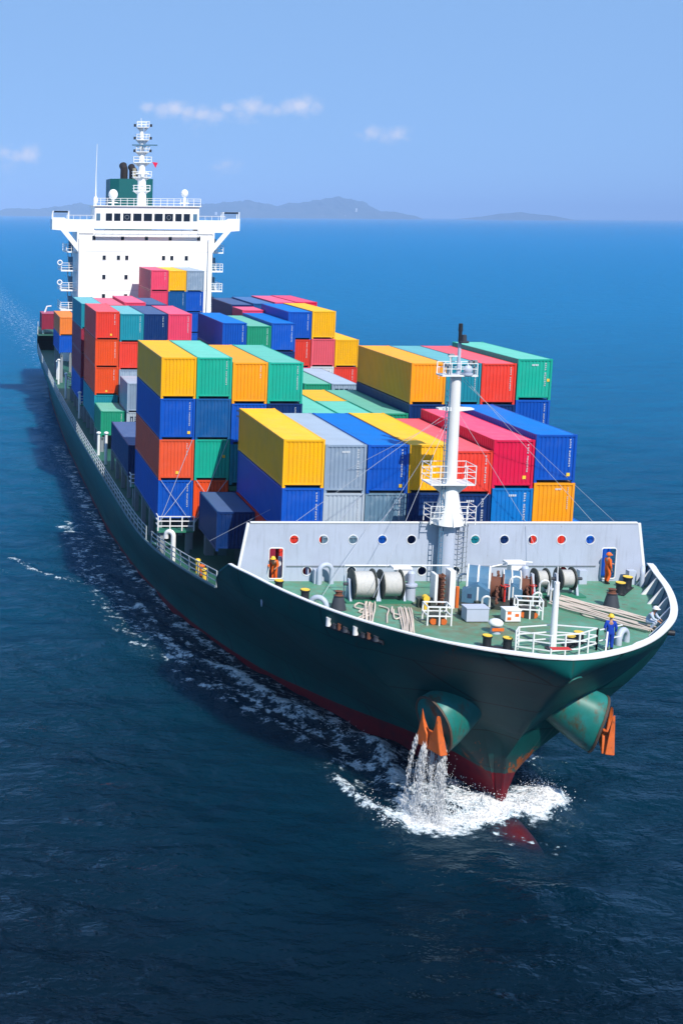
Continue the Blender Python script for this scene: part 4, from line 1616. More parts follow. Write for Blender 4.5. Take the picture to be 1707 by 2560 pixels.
# anchor bolsters (flared pods on the bow) with the hawse rim
for s in (-1, 1):
    ax = Vector((s * .90, -.34, -.36)).normalized()
    P1 = Vector((s * 4.12, -13.3, 4.95))
    P0 = P1 - ax * 3.4
    t = MB()
    pts, rs = [], []
    for (q, r) in [(0, .72), (.3, .95), (.55, 1.1), (.8, 1.2), (.95, 1.22), (1.0, 1.17), (1.012, 1.05)]:
        pts.append(P0 + (P1 - P0) * q)
        rs.append(r)
    t.tube(pts, rs, 30)
    # oval in section: taller than wide, trailing lip at the bottom
    cz = P1.z
    t.v = [(v[0], v[1] - .12 * max(cz - v[2], 0), cz + (v[2] - cz) * (1.38 if v[2] < cz else 1.15)) for v in t.v]
    t.build('anchor_bolster', M_bolster, ship, True)
    rim = MB()
    e1 = Vector((-ax.y, ax.x, 0)).normalized()
    ring = []
    for k in range(25):
        a_ = 2 * math.pi * k / 24
        p = P1 + e1 * (1.18 * math.cos(a_)) + e1.cross(ax).normalized() * (1.18 * math.sin(a_))
        ring.append((p.x, p.y - .12 * max(cz - p.z, 0), cz + (p.z - cz) * (1.38 if p.z < cz else 1.15)))
    rim.tube(ring, .07, 6, False)
    rim.build('bolster_rim', paint('rusted rim', (.10, .07, .05), .6, .5, .6, .2), ship, True)

# ------------------------------------------------------------------ anchors
for s, lab in ((-1, 'orange stockless anchor on the left bolster, streaming water'), (1, 'orange stockless anchor tucked against the right bolster')):
    an = empty('anchor', (s * 4.10, -13.72, 3.80))
    an.scale = (.95, .95, .9)
    tag(an, lab, 'anchor', 'bow anchors')

    def AL(b, nm):
        o = b.build(nm, M_anchor, an, False)
        bv = o.modifiers.new('round', 'BEVEL')
        bv.width = .05
        bv.segments = 2
        return o
    # local frame: crown at bottom, flukes rising up along the bolster face
    out = Vector((s * .93, -.37, 0))
    tan = Vector((.73 * -s, -.68, 0)) * (1 if s < 0 else 1)
    tan = Vector((-out.y, out.x, 0))

    def W(a, b_, z):
        return tuple(tan * a + out * b_ + Vector((0, 0, z)))
    t = MB()
    # crown block
    cr = [W(-.85, .0, -.05), W(.85, .0, -.05), W(.85, .55, .02), W(-.85, .55, .02), W(-.55, .0, .85), W(.55, .0, .85), W(.45, .42, .95), W(-.45, .42, .95)]
    t.add(cr, [(0, 3, 2, 1), (4, 5, 6, 7), (0, 1, 5, 4), (1, 2, 6, 5), (2, 3, 7, 6), (3, 0, 4, 7)])
    AL(t, 'anchor_crown')
    for q in (-1, 1):
        t = MB()
        # broad fluke: wide root on the crown, hollow-sided taper to a point
        prof = [(1.02, .0), (.94, .4), (.84, .9), (.76, 1.5), (.68, 2.15), (.50, 1.5), (.30, 1.05), (.12, .85), (.0, .05)]
        f0 = [W(q * a_, .14 + .14 * h_, h_) for (a_, h_) in prof]
        f1 = [W(q * a_ * (.96 - .1 * h_), .60 - .02 * h_, h_) for (a_, h_) in prof]
        n_ = len(prof)
        t.add(f0 + f1, [tuple(range(n_)), tuple(range(2 * n_ - 1, n_ - 1, -1))] + [(i, (i + 1) % n_, n_ + (i + 1) % n_, n_ + i) for i in range(n_)])
        AL(t, 'anchor_fluke')
    t = MB()
    t.bar(W(0, .2, .3), W(0, -.4, 2.1), .24, .24)
    AL(t, 'anchor_shank')

# ------------------------------------------------------------------ mooring ropes lying on deck
def rope_bundle(name, label, strands, r=.045):
    root = empty(name, strands[0][0])
    tag(root, label, 'rope', 'mooring ropes on the forecastle')
    o = Vector(strands[0][0])
    for s_ in strands:
        P_ = [Vector(p) for p in s_]
        if len(P_) < 10:      # hand-placed loops: round them with a Catmull-Rom curve
            q_ = [P_[0]] + P_ + [P_[-1]]
            s_ = []
            for i in range(1, len(q_) - 2):
                for k in range(5):
                    u = k / 5
                    a, b, c_, d = q_[i - 1], q_[i], q_[i + 1], q_[i + 2]
                    s_.append(.5 * (2 * b + (c_ - a) * u + (2 * a - 5 * b + 4 * c_ - d) * u * u + (3 * b - a - 3 * c_ + d) * u ** 3))
            s_.append(P_[-1])
        t = MB()
        t.tube([Vector(p) - o for p in s_], r, 6)
        t.build('rope_strand', M_rope, root, True)
    return root


def lane(p0, p1, nst, spread, sag, seed, z=DZ + .05):
    rr = random.Random(seed)
    out = []
    p0, p1 = Vector(p0), Vector(p1)
    d = (p1 - p0).normalized()
    nrm = Vector((-d.y, d.x, 0))
    for i in range(nst):
        off = (i / (nst - 1) - .5) * spread
        ph = rr.uniform(0, 6)
        pts = []
        for k in range(15):
            q = k / 14
            w = off + sag * math.sin(q * 5 + ph) * .3
            h = z + .05 * (i % 2) + (.03 * math.sin(q * 11 + ph) + .03)
            p = p0 + (p1 - p0) * q + nrm * w
            pts.append((p.x, p.y, h))
        out.append(pts)
    return out


rope_bundle('rope_coil', 'pale rope flaked in lanes below the left winch drum', lane((-5.55, -7.1, 0), (-6.75, -10.6, 0), 6, .5, .12, 3) +
            [[(-6.5, -7.5, DZ + .06), (-6.15, -7.2, DZ + .1), (-5.95, -7.8, DZ + .08), (-6.6, -8.6, DZ + .06), (-6.1, -9.0, DZ + .06), (-6.9, -9.8, DZ + .06)],
             [(-6.2, -7.2, DZ + .1), (-6.6, -7.9, DZ + .08), (-6.0, -8.5, DZ + .08), (-6.55, -9.2, DZ + .07), (-7.1, -9.8, DZ + .06)]])
rope_bundle('rope_coil', 'pale rope flaked in lanes left of the white hatch cage', lane((-3.95, -8.0, 0), (-5.15, -12.0, 0), 7, .6, .1, 5) +
            [[(-5.2, -7.6, DZ + .06), (-4.9, -8.2, DZ + .08), (-5.3, -9.2, DZ + .07), (-5.7, -10.4, DZ + .06)],
             [(-4.6, -7.9, DZ + .1), (-4.9, -8.8, DZ + .08), (-4.6, -9.4, DZ + .08), (-5.1, -9.8, DZ + .07), (-4.7, -8.4, DZ + .12)]])
rope_bundle('mooring_rope', 'upper bundle of long ropes stretched across deck to right bulwark', lane((5.0, -6.5, 0), (8.1, -10.6, 0), 6, .55, .1, 8, DZ + .12))
rope_bundle('mooring_rope', 'lower bundle of long ropes nearer the sailor in blue', lane((4.4, -7.2, 0), (7.3, -11.9, 0), 7, .8, .2, 9, DZ + .12) +
            [[(4.8, -7.8, DZ + .06), (5.2, -8.6, DZ + .06), (5.1, -9.3, DZ + .06), (5.7, -10.0, DZ + .06), (6.3, -11.0, DZ + .06)]])

# ------------------------------------------------------------------ bridge
M_seam = paint('bridge seam grey', (.55, .57, .6), .5, .1, 0, 0)
HY = 119.6
bh = empty('bridge_house', (0, HY, 6.3), ship)


def BL(b, nm, mt, sm=False, par=None):
    o = b.build(nm, mt, par or bh, sm)
    if par is None:
        o.matrix_parent_inverse = Matrix.Translation((0, -HY, -6.3))
    return o


t = MB()
t.box(-10.1, 10.1, HY, HY + 11, 6.3, 27.4)
BL(t, 'house_wall', M_bridge)
for z in (12.6, 15.5, 18.4, 21.3, 24.2):
    t = MB()
    t.box(-10.1, 10.1, HY - .012, HY - .002, z, z + .05)
    BL(t, 'deck_seam', M_seam)
for s in (-1, 1):
    t = MB()
    t.box(s * 9.75 - .32, s * 9.75 + .32, HY - .35, HY - .02, 6.3, 26.2)
    BL(t, 'corner_pillar', M_bridge)
wins = [(x, 26.25) for x in (-7.8, -3.5, .1, 3.7, 8.0)] + [(x, 23.3) for x in (-6.2, -4.05, -2.8, 2.75, 4.0, 6.2)] + [(x, 20.4) for x in (-6.2, -2.85, 2.85, 6.2)] + [(x, 17.5) for x in (-6.2, -2.85, 2.85, 6.2)]
for (x, z) in wins:
    t = MB()
    t.box(x - .24, x + .24, HY - .03, HY - .004, z - .34, z + .34)
    BL(t, 'window', M_glass)
    t = MB()
    for (a, b_, c_, d) in ((-.29, -.24, -.39, .39), (.24, .29, -.39, .39), (-.24, .24, .34, .39), (-.24, .24, -.39, -.34)):
        t.box(x + a, x + b_, HY - .05, HY - .003, z + c_, z + d)
    BL(t, 'window_frame', M_bridge)
# bridge deck slab with wings
for s in (-1, 1):
    outer = [(s * 7.8, 29.0), (s * 14.1, 29.0 if True else 0), (s * 14.1, 27.45), (s * 12.9, 27.35), (s * 10.1, 24.2), (s * 10.1, 27.4), (s * 7.8, 27.4)]
    # front screen of the wing with the open triangle
    scr = [(s * 7.8, 29.0), (s * 11.9, 29.0), (s * 12.3, 29.25), (s * 14.1, 29.25), (s * 14.1, 27.45), (s * 12.8, 27.35), (s * 10.1, 24.1), (s * 10.1, 26.9), (s * 7.8, 26.9)]
    hole = [[(s * 10.35, 27.15), (s * 11.7, 27.15), (s * 10.35, 25.5)]]
    pts = scr if s > 0 else scr
    o = plate('wing_screen', pts, hole, M_bridge, bh, HY - .14, HY - .05)
    o.matrix_parent_inverse = Matrix.Translation((0, -HY, -6.3))
    t = MB()
    x0, x1 = sorted((s * 7.8, s * 14.05))
    t.box(x0, x1, HY - .04, HY + 4.2, 27.42, 27.6)
    BL(t, 'wing_deck', M_bridge)
    t = MB()
    t.box(s * 14.05 - .05, s * 14.05 + .05, HY - .04, HY + 4.2, 27.6, 29.0)
    t.box(x0 + (.05 if s > 0 else .1), x1 - .1, HY + 4.1, HY + 4.2, 27.6, 28.9)
    BL(t, 'wing_bulwark', M_bridge)
    # glazed shelter at the wing end
    r = MB()
    for x in (s * 11.6, s * 14.0):
        for y in (HY + .1, HY + 1.6):
            r.bar((x, y, 28.9), (x, y, 30.2), .12)
    for (a, b_) in (((s * 11.6, HY + 1.6), (s * 14.0, HY + 1.6)), ((s * 11.6, HY + .1), (s * 11.6, HY + 1.6)), ((s * 14.0, HY + .1), (s * 14.0, HY + 1.6))):
        r.bar((*a, 30.18), (*b_, 30.18), .10)
    BL(r, 'shelter_frame', M_bridge)
    t = MB()
    t.box(*sorted((s * 11.75, s * 13.85)), HY + .06, HY + .14, 29.98, 30.22)
    BL(t, 'shelter_visor', M_glass)
    r = MB()
    xa, xb = sorted((s * 7.9, s * 11.9))
    r.bar((xa, HY + .1, 29.6), (xb, HY + .1, 29.6), .05)
    for x in np.linspace(xa, xb, 5):
        r.bar((x, HY + .1, 29.0), (x, HY + .1, 29.6), .05)
    BL(r, 'wing_rail', M_bridge)
# front gallery rail under the wheelhouse
r = MB()
r.bar((-7.6, HY - .5, 27.35), (7.9, HY - .5, 27.35), .06)
r.bar((-7.6, HY - .5, 26.95), (7.9, HY - .5, 26.95), .05)
for x in np.linspace(-7.6, 7.9, 13):
    r.bar((x, HY - .5, 26.55), (x, HY - .5, 27.36), .06)
BL(r, 'gallery_rail', M_seam)
t = MB()
t.box(-7.7, 8.0, HY - .55, HY - .16, 26.48, 26.55)
BL(t, 'gallery_floor', M_bridge)
t = MB()
t.box(-7.75, 7.95, HY - .05, HY + 6, 27.62, 30.95)
BL(t, 'wheelhouse', M_bridge)
t = MB()
t.box(-8.0, 8.2, HY - .3, HY + 6.3, 30.96, 31.1)
BL(t, 'wheelhouse_roof', M_bridge)
for (x, w) in zip((-5.6, -4.35, -2.9, -1.33, .25, 1.85, 3.4, 4.85, 6.1), (.95, .95, 1.15, 1.25, 1.25, 1.25, 1.25, .95, .95)):
    t = MB()
    t.box(x - w / 2, x + w / 2, HY - .09, HY - .055, 28.82, 29.92)
    BL(t, 'window', M_glass)
for x in (-7.2, 7.35):
    t = MB()
    t.box(x - .3, x + .3, HY - .09, HY - .055, 28.85, 29.9)
    BL(t, 'window', M_bluegrey)
for x in (-2.9, 3.4):
    t = MB()
    t.tube([(x + .3 * math.cos(a), HY - .1, 29.37 + .3 * math.sin(a)) for a in np.linspace(0, 2 * math.pi, 15)], .03, 5, False)
    BL(t, 'clear_view_screen', M_grey)
r = MB()
for h in (.35, .75, 1.05):
    r.bar((-7.9, HY - .1, 31.1 + h), (8.1, HY - .1, 31.1 + h), .06)
for x in np.linspace(-7.9, 8.1, 17):
    r.bar((x, HY - .1, 31.1), (x, HY - .1, 32.15), .07)
BL(r, 'roof_rail', M_bridge)
# side platforms and stairs
for s in (-1, 1):
    for z in (24.15, 21.3, 18.3, 15.3, 12.3):
        wdt = 2.1 if s > 0 else (1.7 if z > 22 else 2.4)
        xa, xb = sorted((s * 10.12, s * (10.1 + wdt)))
        t = MB()
        t.box(xa, xb, HY + 2.0, HY + 9, z - .18, z)
        BL(t, 'side_platform', M_bridge)
        r = MB()
        xo = s * (10.1 + wdt - .05)
        for h in (.4, .75, 1.1):
            r.bar((xo, HY + 2.05, z + h), (xo, HY + 9, z + h), .06)
            r.bar((s * 10.2, HY + 2.05, z + h), (xo, HY + 2.05, z + h), .06)
        for y in (HY + 2.05, HY + 4, HY + 6.5, HY + 9):
            r.bar((xo, y, z), (xo, y, z + 1.12), .08)
        r.bar((s * (10.1 + wdt * .5), HY + 2.05, z), (s * (10.1 + wdt * .5), HY + 2.05, z + 1.12), .07)
        BL(r, 'platform_rail', M_bridge)
        t = MB()
        t.box(*sorted((s * 10.6, s * 11.3)), HY + 3.5, HY + 3.56, z + .05, z + 2.0)
        BL(t, 'locker', M_bluegrey)
        for q in (.35, .9):
            t = MB()
            t.bar((s * (10.3 + q), HY + 2.6, z - 2.9), (s * (10.3 + q), HY + 6.2, z - .1), .12, .18)
            BL(t, 'stair_stringer', M_seam)
    for z in (22.0, 19.0):
        if s < 0:
            t = MB()
            t.tube([(-12.7 + .35 * math.cos(a), HY + 1.9, z + .45 + .35 * math.sin(a)) for a in np.linspace(0, 2 * math.pi, 13)], .09, 6, False)
            BL(t, 'life_ring', M_bridge)

# mast, funnel, domes
rm = empty('radar_mast', (-.1, HY + 5.4, 31.1), ship)


def RL(b, nm, mt, sm=False):
    o = b.build(nm, mt, rm, sm)
    o.matrix_parent_inverse = Matrix.Translation((.1, -HY - 5.4, -31.1))
    return o


my = HY + 5.4
t = MB()
t.tube([(0, my, 31.1), (-.05, my, 35.5), (-.12, my, 38.5), (-.25, my, 43.0)], [.75, .62, .42, .28], 14)
RL(t, 'mast_column', M_bridge, True)
for (z, w) in ((33.4, 1.25), (35.5, 1.4), (37.7, 1.35), (39.3, 1.0), (41.1, .95), (43.0, .9)):
    t = MB()
    t.box(-w - .1, w - .1, my - .8, my + .8, z - .1, z)
    RL(t, 'mast_platform', M_bridge)
    r = MB()
    for h in (.4, .8):
        for (a, b_) in (((-w - .1, my - .8), (w - .1, my - .8)), ((-w - .1, my + .8), (w - .1, my + .8)), ((-w - .1, my - .8), (-w - .1, my + .8)), ((w - .1, my - .8), (w - .1, my + .8))):
            r.bar((*a, z + h), (*b_, z + h), .07)
    for x in (-w - .1, -w * .4, w * .4, w - .1):
        r.bar((x, my - .8, z), (x, my - .8, z + .85), .08)
    RL(r, 'mast_rail', M_bridge)
    t = MB()
    for s in (-1, 1):
        t.prism([(-.1 + s * .3, z - .1), (-.1 + s * w, z - .1), (-.1 + s * .3, z - .8)], 'y', my - .04, my + .04)
    RL(t, 'platform_bracket', M_bridge)
for z in (43.2, 41.3, 39.4):
    for s in (-1, 1):
        t = MB()
        t.box(-.15 + s * 1.22 - .16, -.15 + s * 1.22 + .16, my - .95, my - .65, z - .2, z + .2)
        RL(t, 'navigation_lamp', M_dark)
t = MB()
t.box(-1.75, 2.1, my - 1.0, my - .75, 40.15, 40.36)
t.cyl((0, my - .88, 39.9), (0, my - .88, 40.2), .25, .25, 10)
RL(t, 'radar_scanner', M_bluegrey)
t = MB()
t.box(-1.1, .9, my - 1.0, my - .8, 35.95, 36.1)
t.cyl((-.1, my - .88, 35.5), (-.1, my - .88, 36.0), .25, .25, 10)
RL(t, 'radar_scanner', M_bridge)
t = MB()
t.tube([(-.3, my, 43.0), (-.35, my, 44.4)], [.06, .03], 6)
t.tube([(.3, my, 43.0), (.3, my, 43.7)], [.05, .03], 6)
RL(t, 'mast_antenna', M_bridge)
t = MB()
t.add([(1.45, my - .5, 37.75), (2.3, my - .55, 37.65), (1.95, my - .5, 36.85), (1.45, my - .48, 37.75), (2.3, my - .53, 37.65), (1.95, my - .48, 36.85)], [(0, 1, 2), (3, 5, 4), (0, 3, 4, 1), (1, 4, 5, 2), (2, 5, 3, 0)])
RL(t, 'pennant', cmat('crimson'))
fn = empty('funnel', (0, HY + 18, 27), ship)


def FL(b, nm, mt, sm=False):
    o = b.build(nm, mt, fn, sm)
    o.matrix_parent_inverse = Matrix.Translation((0, -HY - 18, -27))


t = MB()
t.prism([(-3.35, HY + 18.9), (-2.0, HY + 18), (3.1, HY + 18), (3.6, HY + 18.5), (3.6, HY + 25), (-3.35, HY + 25)], 'z', 20, 35.55)
FL(t, 'funnel_casing', M_funnel)
t = MB()
for (x, y, r_, z) in ((-.9, HY + 20.5, .62, 37.2), (.45, HY + 20.2, .55, 37.0), (1.2, HY + 22, .4, 36.6)):
    t.tube([(x, y, 35.5), (x, y, z), (x - .1, y + .9, z + .6)], [r_, r_, r_ * 1.05], 14)
FL(t, 'exhaust_pipe', M_soot, True)
t = MB()
t.cyl((.6, HY + 19.2, 35.5), (.6, HY + 19.2, 37.3), .32, .32, 12)
FL(t, 'exhaust_pipe', paint('weathered brass', (.35, .3, .2)), True)
for (x, z, r_) in ((-4.75, 32.75, .72), (6.1, 33.0, .55)):
    sd = empty('satellite_dome', (x, HY + 2.4, 31.1), ship)
    t = MB()
    t.ell((0, 0, z - 31.1), r_, r_, r_ * 1.1, 14, 10)
    t.build('dome', M_bridge, sd, True)
    t = MB()
    t.cyl((0, 0, 0), (0, 0, z - 31.1 - r_ * .8), .18, .22, 10)
    t.bar((-.7, 0, .45), (.7, 0, .45), .12)
    t.build('dome_post', M_bridge, sd)
t = MB()
t.tube([(-7.3, HY + 3.4, 31.1), (-7.3, HY + 3.4, 35.5), (-7.2, HY + 3.4, 40.3)], [.14, .06, .03], 8)
t.ell((-7.3, HY + 3.4, 31.9), .35, .35, .6, 10, 8)
t.build('whip_antenna', M_bridge, ship)
t = MB()
t.box(-11.5, 11.5, HY + 11.2, 146, 6.3, 10)
t.build('aft_house', M_bridge, ship)
# stern mooring gear
for (x, y, z, h) in ((-13.2, 151.5, 8.8, 3.4), (-12.9, 154.5, 8.8, 4.6), (-12.6, 159.0, 8.8, 3.2)):
    t = MB()
    t.tube([(x, y, z), (x, y, z + h * .7), (x + .5, y, z + h), (x + 1.3, y, z + h * 1.02)], [.2, .18, .14, .1], 8)
    t.build('stern_davit', M_white, ship)
r = MB()
for y in np.arange(149.5, 164.5, 1.5):
    x = -(hull_hb(y, 8.8) - .1)
    r.bar((x, y, 8.8), (x, y, 9.9), .08)
    x2 = -(hull_hb(y + 1.5, 8.8) - .1)
    for h in (.5, 1.08):
        r.bar((x, y, 8.8 + h), (x2, y + 1.5, 8.8 + h), .06)
r.build('stern_railing', M_white, ship)


# ------------------------------------------------------------------ crew
def person(label, loc, rz, joints, coverall, hat, hatcol, kneel=False):
    """one skinned body; coverall a second skin, helmet and boots as children"""
    root = empty('person', loc)
    root.rotation_euler = (0, 0, rz)
    tag(root, label, 'person', 'crew on the forecastle')
    J = joints

    def skinned(name, verts, edges, mat, root_i=0):
        me = bpy.data.meshes.new(name)
        me.from_pydata([v[:3] for v in verts], edges, [])
        o = link(name, me, root)
        sk = o.modifiers.new('skin', 'SKIN')
        for i, v in enumerate(verts):
            me.skin_vertices[0].data[i].radius = (v[3], v[4] if len(v) > 4 else v[3])
            me.skin_vertices[0].data[i].use_root = (i == root_i)
        sb = o.modifiers.new('sub', 'SUBSURF')
        sb.levels = sb.render_levels = 2
        me.materials.append(mat)
        return o
    V, E = [], []

    def chain(pts, start=None):
        prev = start
        for p in pts:
            V.append(p)
            if prev is not None:
                E.append((prev, len(V) - 1))
            prev = len(V) - 1
        return prev
    pel = chain([(*J['pelvis'], .13, .11)])
    chest = chain([(*J['waist'], .125, .10), (*J['chest'], .16, .115)], pel)
    nk = chain([(*J['neck'], .06, .06), (*J['jaw'], .062, .072), (*J['head'], .085, .10), (*J['crown'], .06, .07)], chest)
    for s in ('l', 'r'):
        e = chain([(*J['sh' + s], .07), (*J['el' + s], .048), (*J['wr' + s], .032), (*J['hd' + s], .035, .02)], chest)
        h, w = Vector(J['hd' + s]), Vector(J['wr' + s])
        d = (h - w).normalized()
        a = d.cross(Vector((0, 1, .2))).normalized()
        for k in range(4):
            b0 = h + d * .045 + a * (.028 - k * .019)
            chain([(*b0, .010), (*(b0 + d * (.035 + .008 * (k in (1, 2))) + Vector((0, -.01, -.005))), .009), (*(b0 + d * .06 + Vector((0, -.03, -.012))), .007)], e)
        b0 = w + d * .03 + a * .045
        chain([(*b0, .011), (*(b0 + d * .045 + a * .012), .009)], e)
        chain([(*J['hp' + s], .10), (*J['kn' + s], .062), (*J['an' + s], .042), (*J['ft' + s], .045, .03)], pel)
    skinned('body', V, E, M_skin)
    V, E = [], []
    pel = chain([(*J['pelvis'], .165, .14)])
    chest = chain([(*J['waist'], .155, .125), (*J['chest'], .185, .14), (*(Vector(J['chest']) * .35 + Vector(J['neck']) * .65), .10, .09)], pel) - 1
    for s in ('l', 'r'):
        chain([(*J['sh' + s], .092), (*J['el' + s], .068), (*(Vector(J['el' + s]) * .1 + Vector(J['wr' + s]) * .9), .052)], chest)
        chain([(*J['hp' + s], .13), (*J['kn' + s], .088), (*(Vector(J['kn' + s]) * .08 + Vector(J['an' + s]) * .92), .075)], pel)
    skinned('coverall', V, E, coverall)
    for s in ('l', 'r'):
        a, f = Vector(J['an' + s]), Vector(J['ft' + s])
        t = MB()
        t.tube([a + Vector((0, 0, .1)), a + Vector((0, 0, -.02)), (a + f) / 2 + Vector((0, 0, -.01)), f + (f - a) * .25], [.062, .065, .06, .045], 10)
        t.build('boot', M_boot, root, True)
    if hat:
        c = Vector(J['head']) + Vector((0, 0, .045))
        t = MB()
        t.ell((c.x, c.y, c.z), .135, .155, .14, 14, 8, 0, .55)
        t.ell((c.x, c.y - .03, c.z - .01), .165, .20, .022, 14, 6)
        t.build('helmet', hatcol, root, True)
    # face: eyes, nose
    hd = Vector(J['head'])
    t = MB()
    for q in (-1, 1):
        t.ell((hd.x + q * .032, hd.y - .088, hd.z - .005), .012, .008, .009, 8, 5)
    t.build('eye', M_dark, root)
    t = MB()
    t.add([(hd.x, hd.y - .085, hd.z + .0), (hd.x - .018, hd.y - .085, hd.z - .05), (hd.x + .018, hd.y - .085, hd.z - .05), (hd.x, hd.y - .125, hd.z - .045)], [(0, 1, 3), (0, 3, 2), (1, 2, 3)])
    t.build('nose', M_skin, root)
    return root


STAND = dict(pelvis=(0, 0, .95), waist=(0, 0, 1.10), chest=(0, .01, 1.32), neck=(0, -.005, 1.50), jaw=(0, -.03, 1.57), head=(0, -.02, 1.66), crown=(0, -.01, 1.74),
             shl=(-.19, .01, 1.42), ell=(-.26, .03, 1.14), wrl=(-.25, -.06, .92), hdl=(-.25, -.09, .84), shr=(.19, .01, 1.42), elr=(.26, .04, 1.15), wrr=(.22, -.10, .96), hdr=(.20, -.15, .90),
             hpl=(-.09, 0, .90), knl=(-.10, -.02, .50), anl=(-.10, .02, .09), ftl=(-.11, -.14, .04), hpr=(.09, 0, .90), knr=(.10, -.03, .50), anr=(.11, .01, .09), ftr=(.13, -.15, .04))
person('sailor in blue coveralls and yellow helmet standing at the bow railing', (3.75, -14.55, DZ), R(165), STAND, M_blueov, True, M_yellow)
ST2 = dict(STAND)
ST2.update(elr=(.24, -.10, 1.18), wrr=(.12, -.26, 1.12), hdr=(.10, -.34, 1.12), knl=(-.11, -.06, .5), anl=(-.12, .10, .10), ftl=(-.12, -.05, .05))
person('sailor in orange coveralls standing in the right breakwater doorway', (9.35, -3.25, DZ), R(100), ST2, M_orangeov, True, M_orange)
BEND = dict(STAND)
BEND.update(waist=(0, -.06, 1.08), chest=(0, -.22, 1.24), neck=(0, -.36, 1.36), jaw=(0, -.42, 1.38), head=(0, -.45, 1.46), crown=(0, -.47, 1.54), shl=(-.19, -.26, 1.32), ell=(-.27, -.36, 1.08), wrl=(-.20, -.52, .98), hdl=(-.17, -.59, .95),
            shr=(.19, -.26, 1.32), elr=(.27, -.36, 1.08), wrr=(.20, -.52, 1.0), hdr=(.17, -.59, .98))
person('sailor in orange coveralls bending forward in the left breakwater doorway', (-9.62, -2.5, DZ - .12), R(-25), BEND, M_orangeov, True, M_yellow)
CR = dict(STAND)
CR.update(pelvis=(0, .12, .52), waist=(0, .06, .66), chest=(0, -.08, .86), neck=(0, -.18, 1.02), jaw=(0, -.23, 1.07), head=(0, -.24, 1.16), crown=(0, -.24, 1.24), shl=(-.19, -.10, .95), ell=(-.26, -.25, .72), wrl=(-.18, -.44, .64), hdl=(-.15, -.51, .60),
          shr=(.19, -.10, .95), elr=(.26, -.25, .72), wrr=(.18, -.44, .64), hdr=(.15, -.51, .60), hpl=(-.11, .10, .48), knl=(-.16, -.30, .52), anl=(-.14, -.06, .10), ftl=(-.15, -.24, .04), hpr=(.11, .10, .48), knr=(.15, -.28, .48), anr=(.13, .0, .10), ftr=(.14, -.18, .04))
person('crouching sailor in pale clothes and white helmet by the right bulwark', (7.35, -11.55, DZ), R(40), CR, M_paleov, True, M_white)

# ------------------------------------------------------------------ sea
def grow(a, b, step, far, ratio):
    core = list(np.arange(a, b + step * .5, step))
    lo, hi = [], []
    s, x = step, core[0]
    while x > -far:
        s *= ratio
        x -= s
        lo.append(max(x, -far))
    s, x = step, core[-1]
    while x < far:
        s *= ratio
        x += s
        hi.append(min(x, far))
    return np.array(lo[::-1] + core + hi)


FAR = 32000.0
gx = grow(-24, 12, .36, FAR, 1.10)
gy = grow(-24, 40, .40, FAR, 1.08)
GX, GY = np.meshgrid(gx, gy)


def pdist(poly):
    d = np.full(GX.shape, 1e9)
    for (a, b) in zip(poly[:-1], poly[1:]):
        ax, ay, bx, by = a[0], a[1], b[0], b[1]
        L2 = (bx - ax) ** 2 + (by - ay) ** 2 + 1e-9
        t_ = np.clip(((GX - ax) * (bx - ax) + (GY - ay) * (by - ay)) / L2, 0, 1)
        d = np.minimum(d, np.hypot(GX - (ax + t_ * (bx - ax)), GY - (ay + t_ * (by - ay))))
    return d


foam = np.zeros(GX.shape)
churn = np.zeros(GX.shape)
hgt = np.zeros(GX.shape)
near = np.exp(-(np.hypot(GX, GY - 20) / 160.0) ** 2)
for k in range(16):
    lam = 2.2 * 1.32 ** (k % 9) * nrng.uniform(.9, 1.1)
    th = R(nrng.normal(80, 32))
    hgt += near * .012 * lam ** .62 * np.sin((GX * math.cos(th) + GY * math.sin(th)) * 2 * math.pi / lam + nrng.uniform(0, 6.28))


def crest(poly, w, f, h=0.0, c=0.0, hw=None):
    global foam, hgt, churn
    d = pdist(poly)
    g = np.exp(-(d / w) ** 2)
    foam = np.maximum(foam, g * f)
    churn = np.maximum(churn, np.exp(-(d / (w * 2.2)) ** 2) * c)
    hgt = hgt + np.exp(-(d / (hw or w)) ** 2) * h


crest([(-.3, -12.5), (-2, -13.3), (-3.6, -13.9), (-5.0, -13.9)], 1.2, 1.05, .14, 1.0)
crest([(-.7, -11.6), (-2.3, -11.5), (-3.9, -11.9), (-4.8, -12.8)], 1.6, .86, .1, 1.0)
crest([(-1.6, -9.6), (-2.9, -10.1), (-4.2, -10.6)], .9, .75, .15, 1.0)
crest([(.05, -12.4), (1.2, -12.7), (2.3, -12.1), (2.9, -11.2)], 1.1, 1.15, .18, 1.0)
crest([(.6, -11.3), (1.6, -10.8), (2.5, -10.8)], 1.0, .9, .1, 1.0)
crest([(-1.5, -14.6), (0.2, -15.6), (1.4, -16.0)], .22, .55, .1, .6)
crest([(-3.0, -14.9), (-1.0, -16.0), (.8, -16.8)], .16, .42, .05, .6)
crest([(.4, -13.6), (1.6, -14.6), (2.6, -15.0)], .16, .4, .05, .6)
crest([(-7.5, -8.4), (-7.2, -10.2), (-6.9, -12.2), (-6.4, -14.2)], .55, .66, .25, .8)
crest([(-4.6, -10.4), (-4.3, -8.2), (-4.1, -5.7), (-5.0, -3.3), (-6.0, -1.4), (-7.1, 0), (-8.5, 2.4), (-9.6, 6.2), (-11.0, 7.8), (-12.4, 9.9), (-13.9, 14)], .75, .76, .4, .9, .9)
crest([(-3.2, -8.5), (-3.2, -6.5), (-4.1, -4), (-6.6, 1.4), (-8.6, 6), (-11.0, 16), (-13.0, 30), (-14.6, 50), (-15, 90)], 1.1, .52, .0, .9)
crest([(-7.0, -6.8), (-7.9, -3.6), (-9.0, -1.2), (-11, 2.2), (-13.4, 6.2)], .5, .58, .25, .6, .8)
crest([(3.0, -8.5), (4.2, -5), (6.5, 1)], .8, .42, .2, .8)
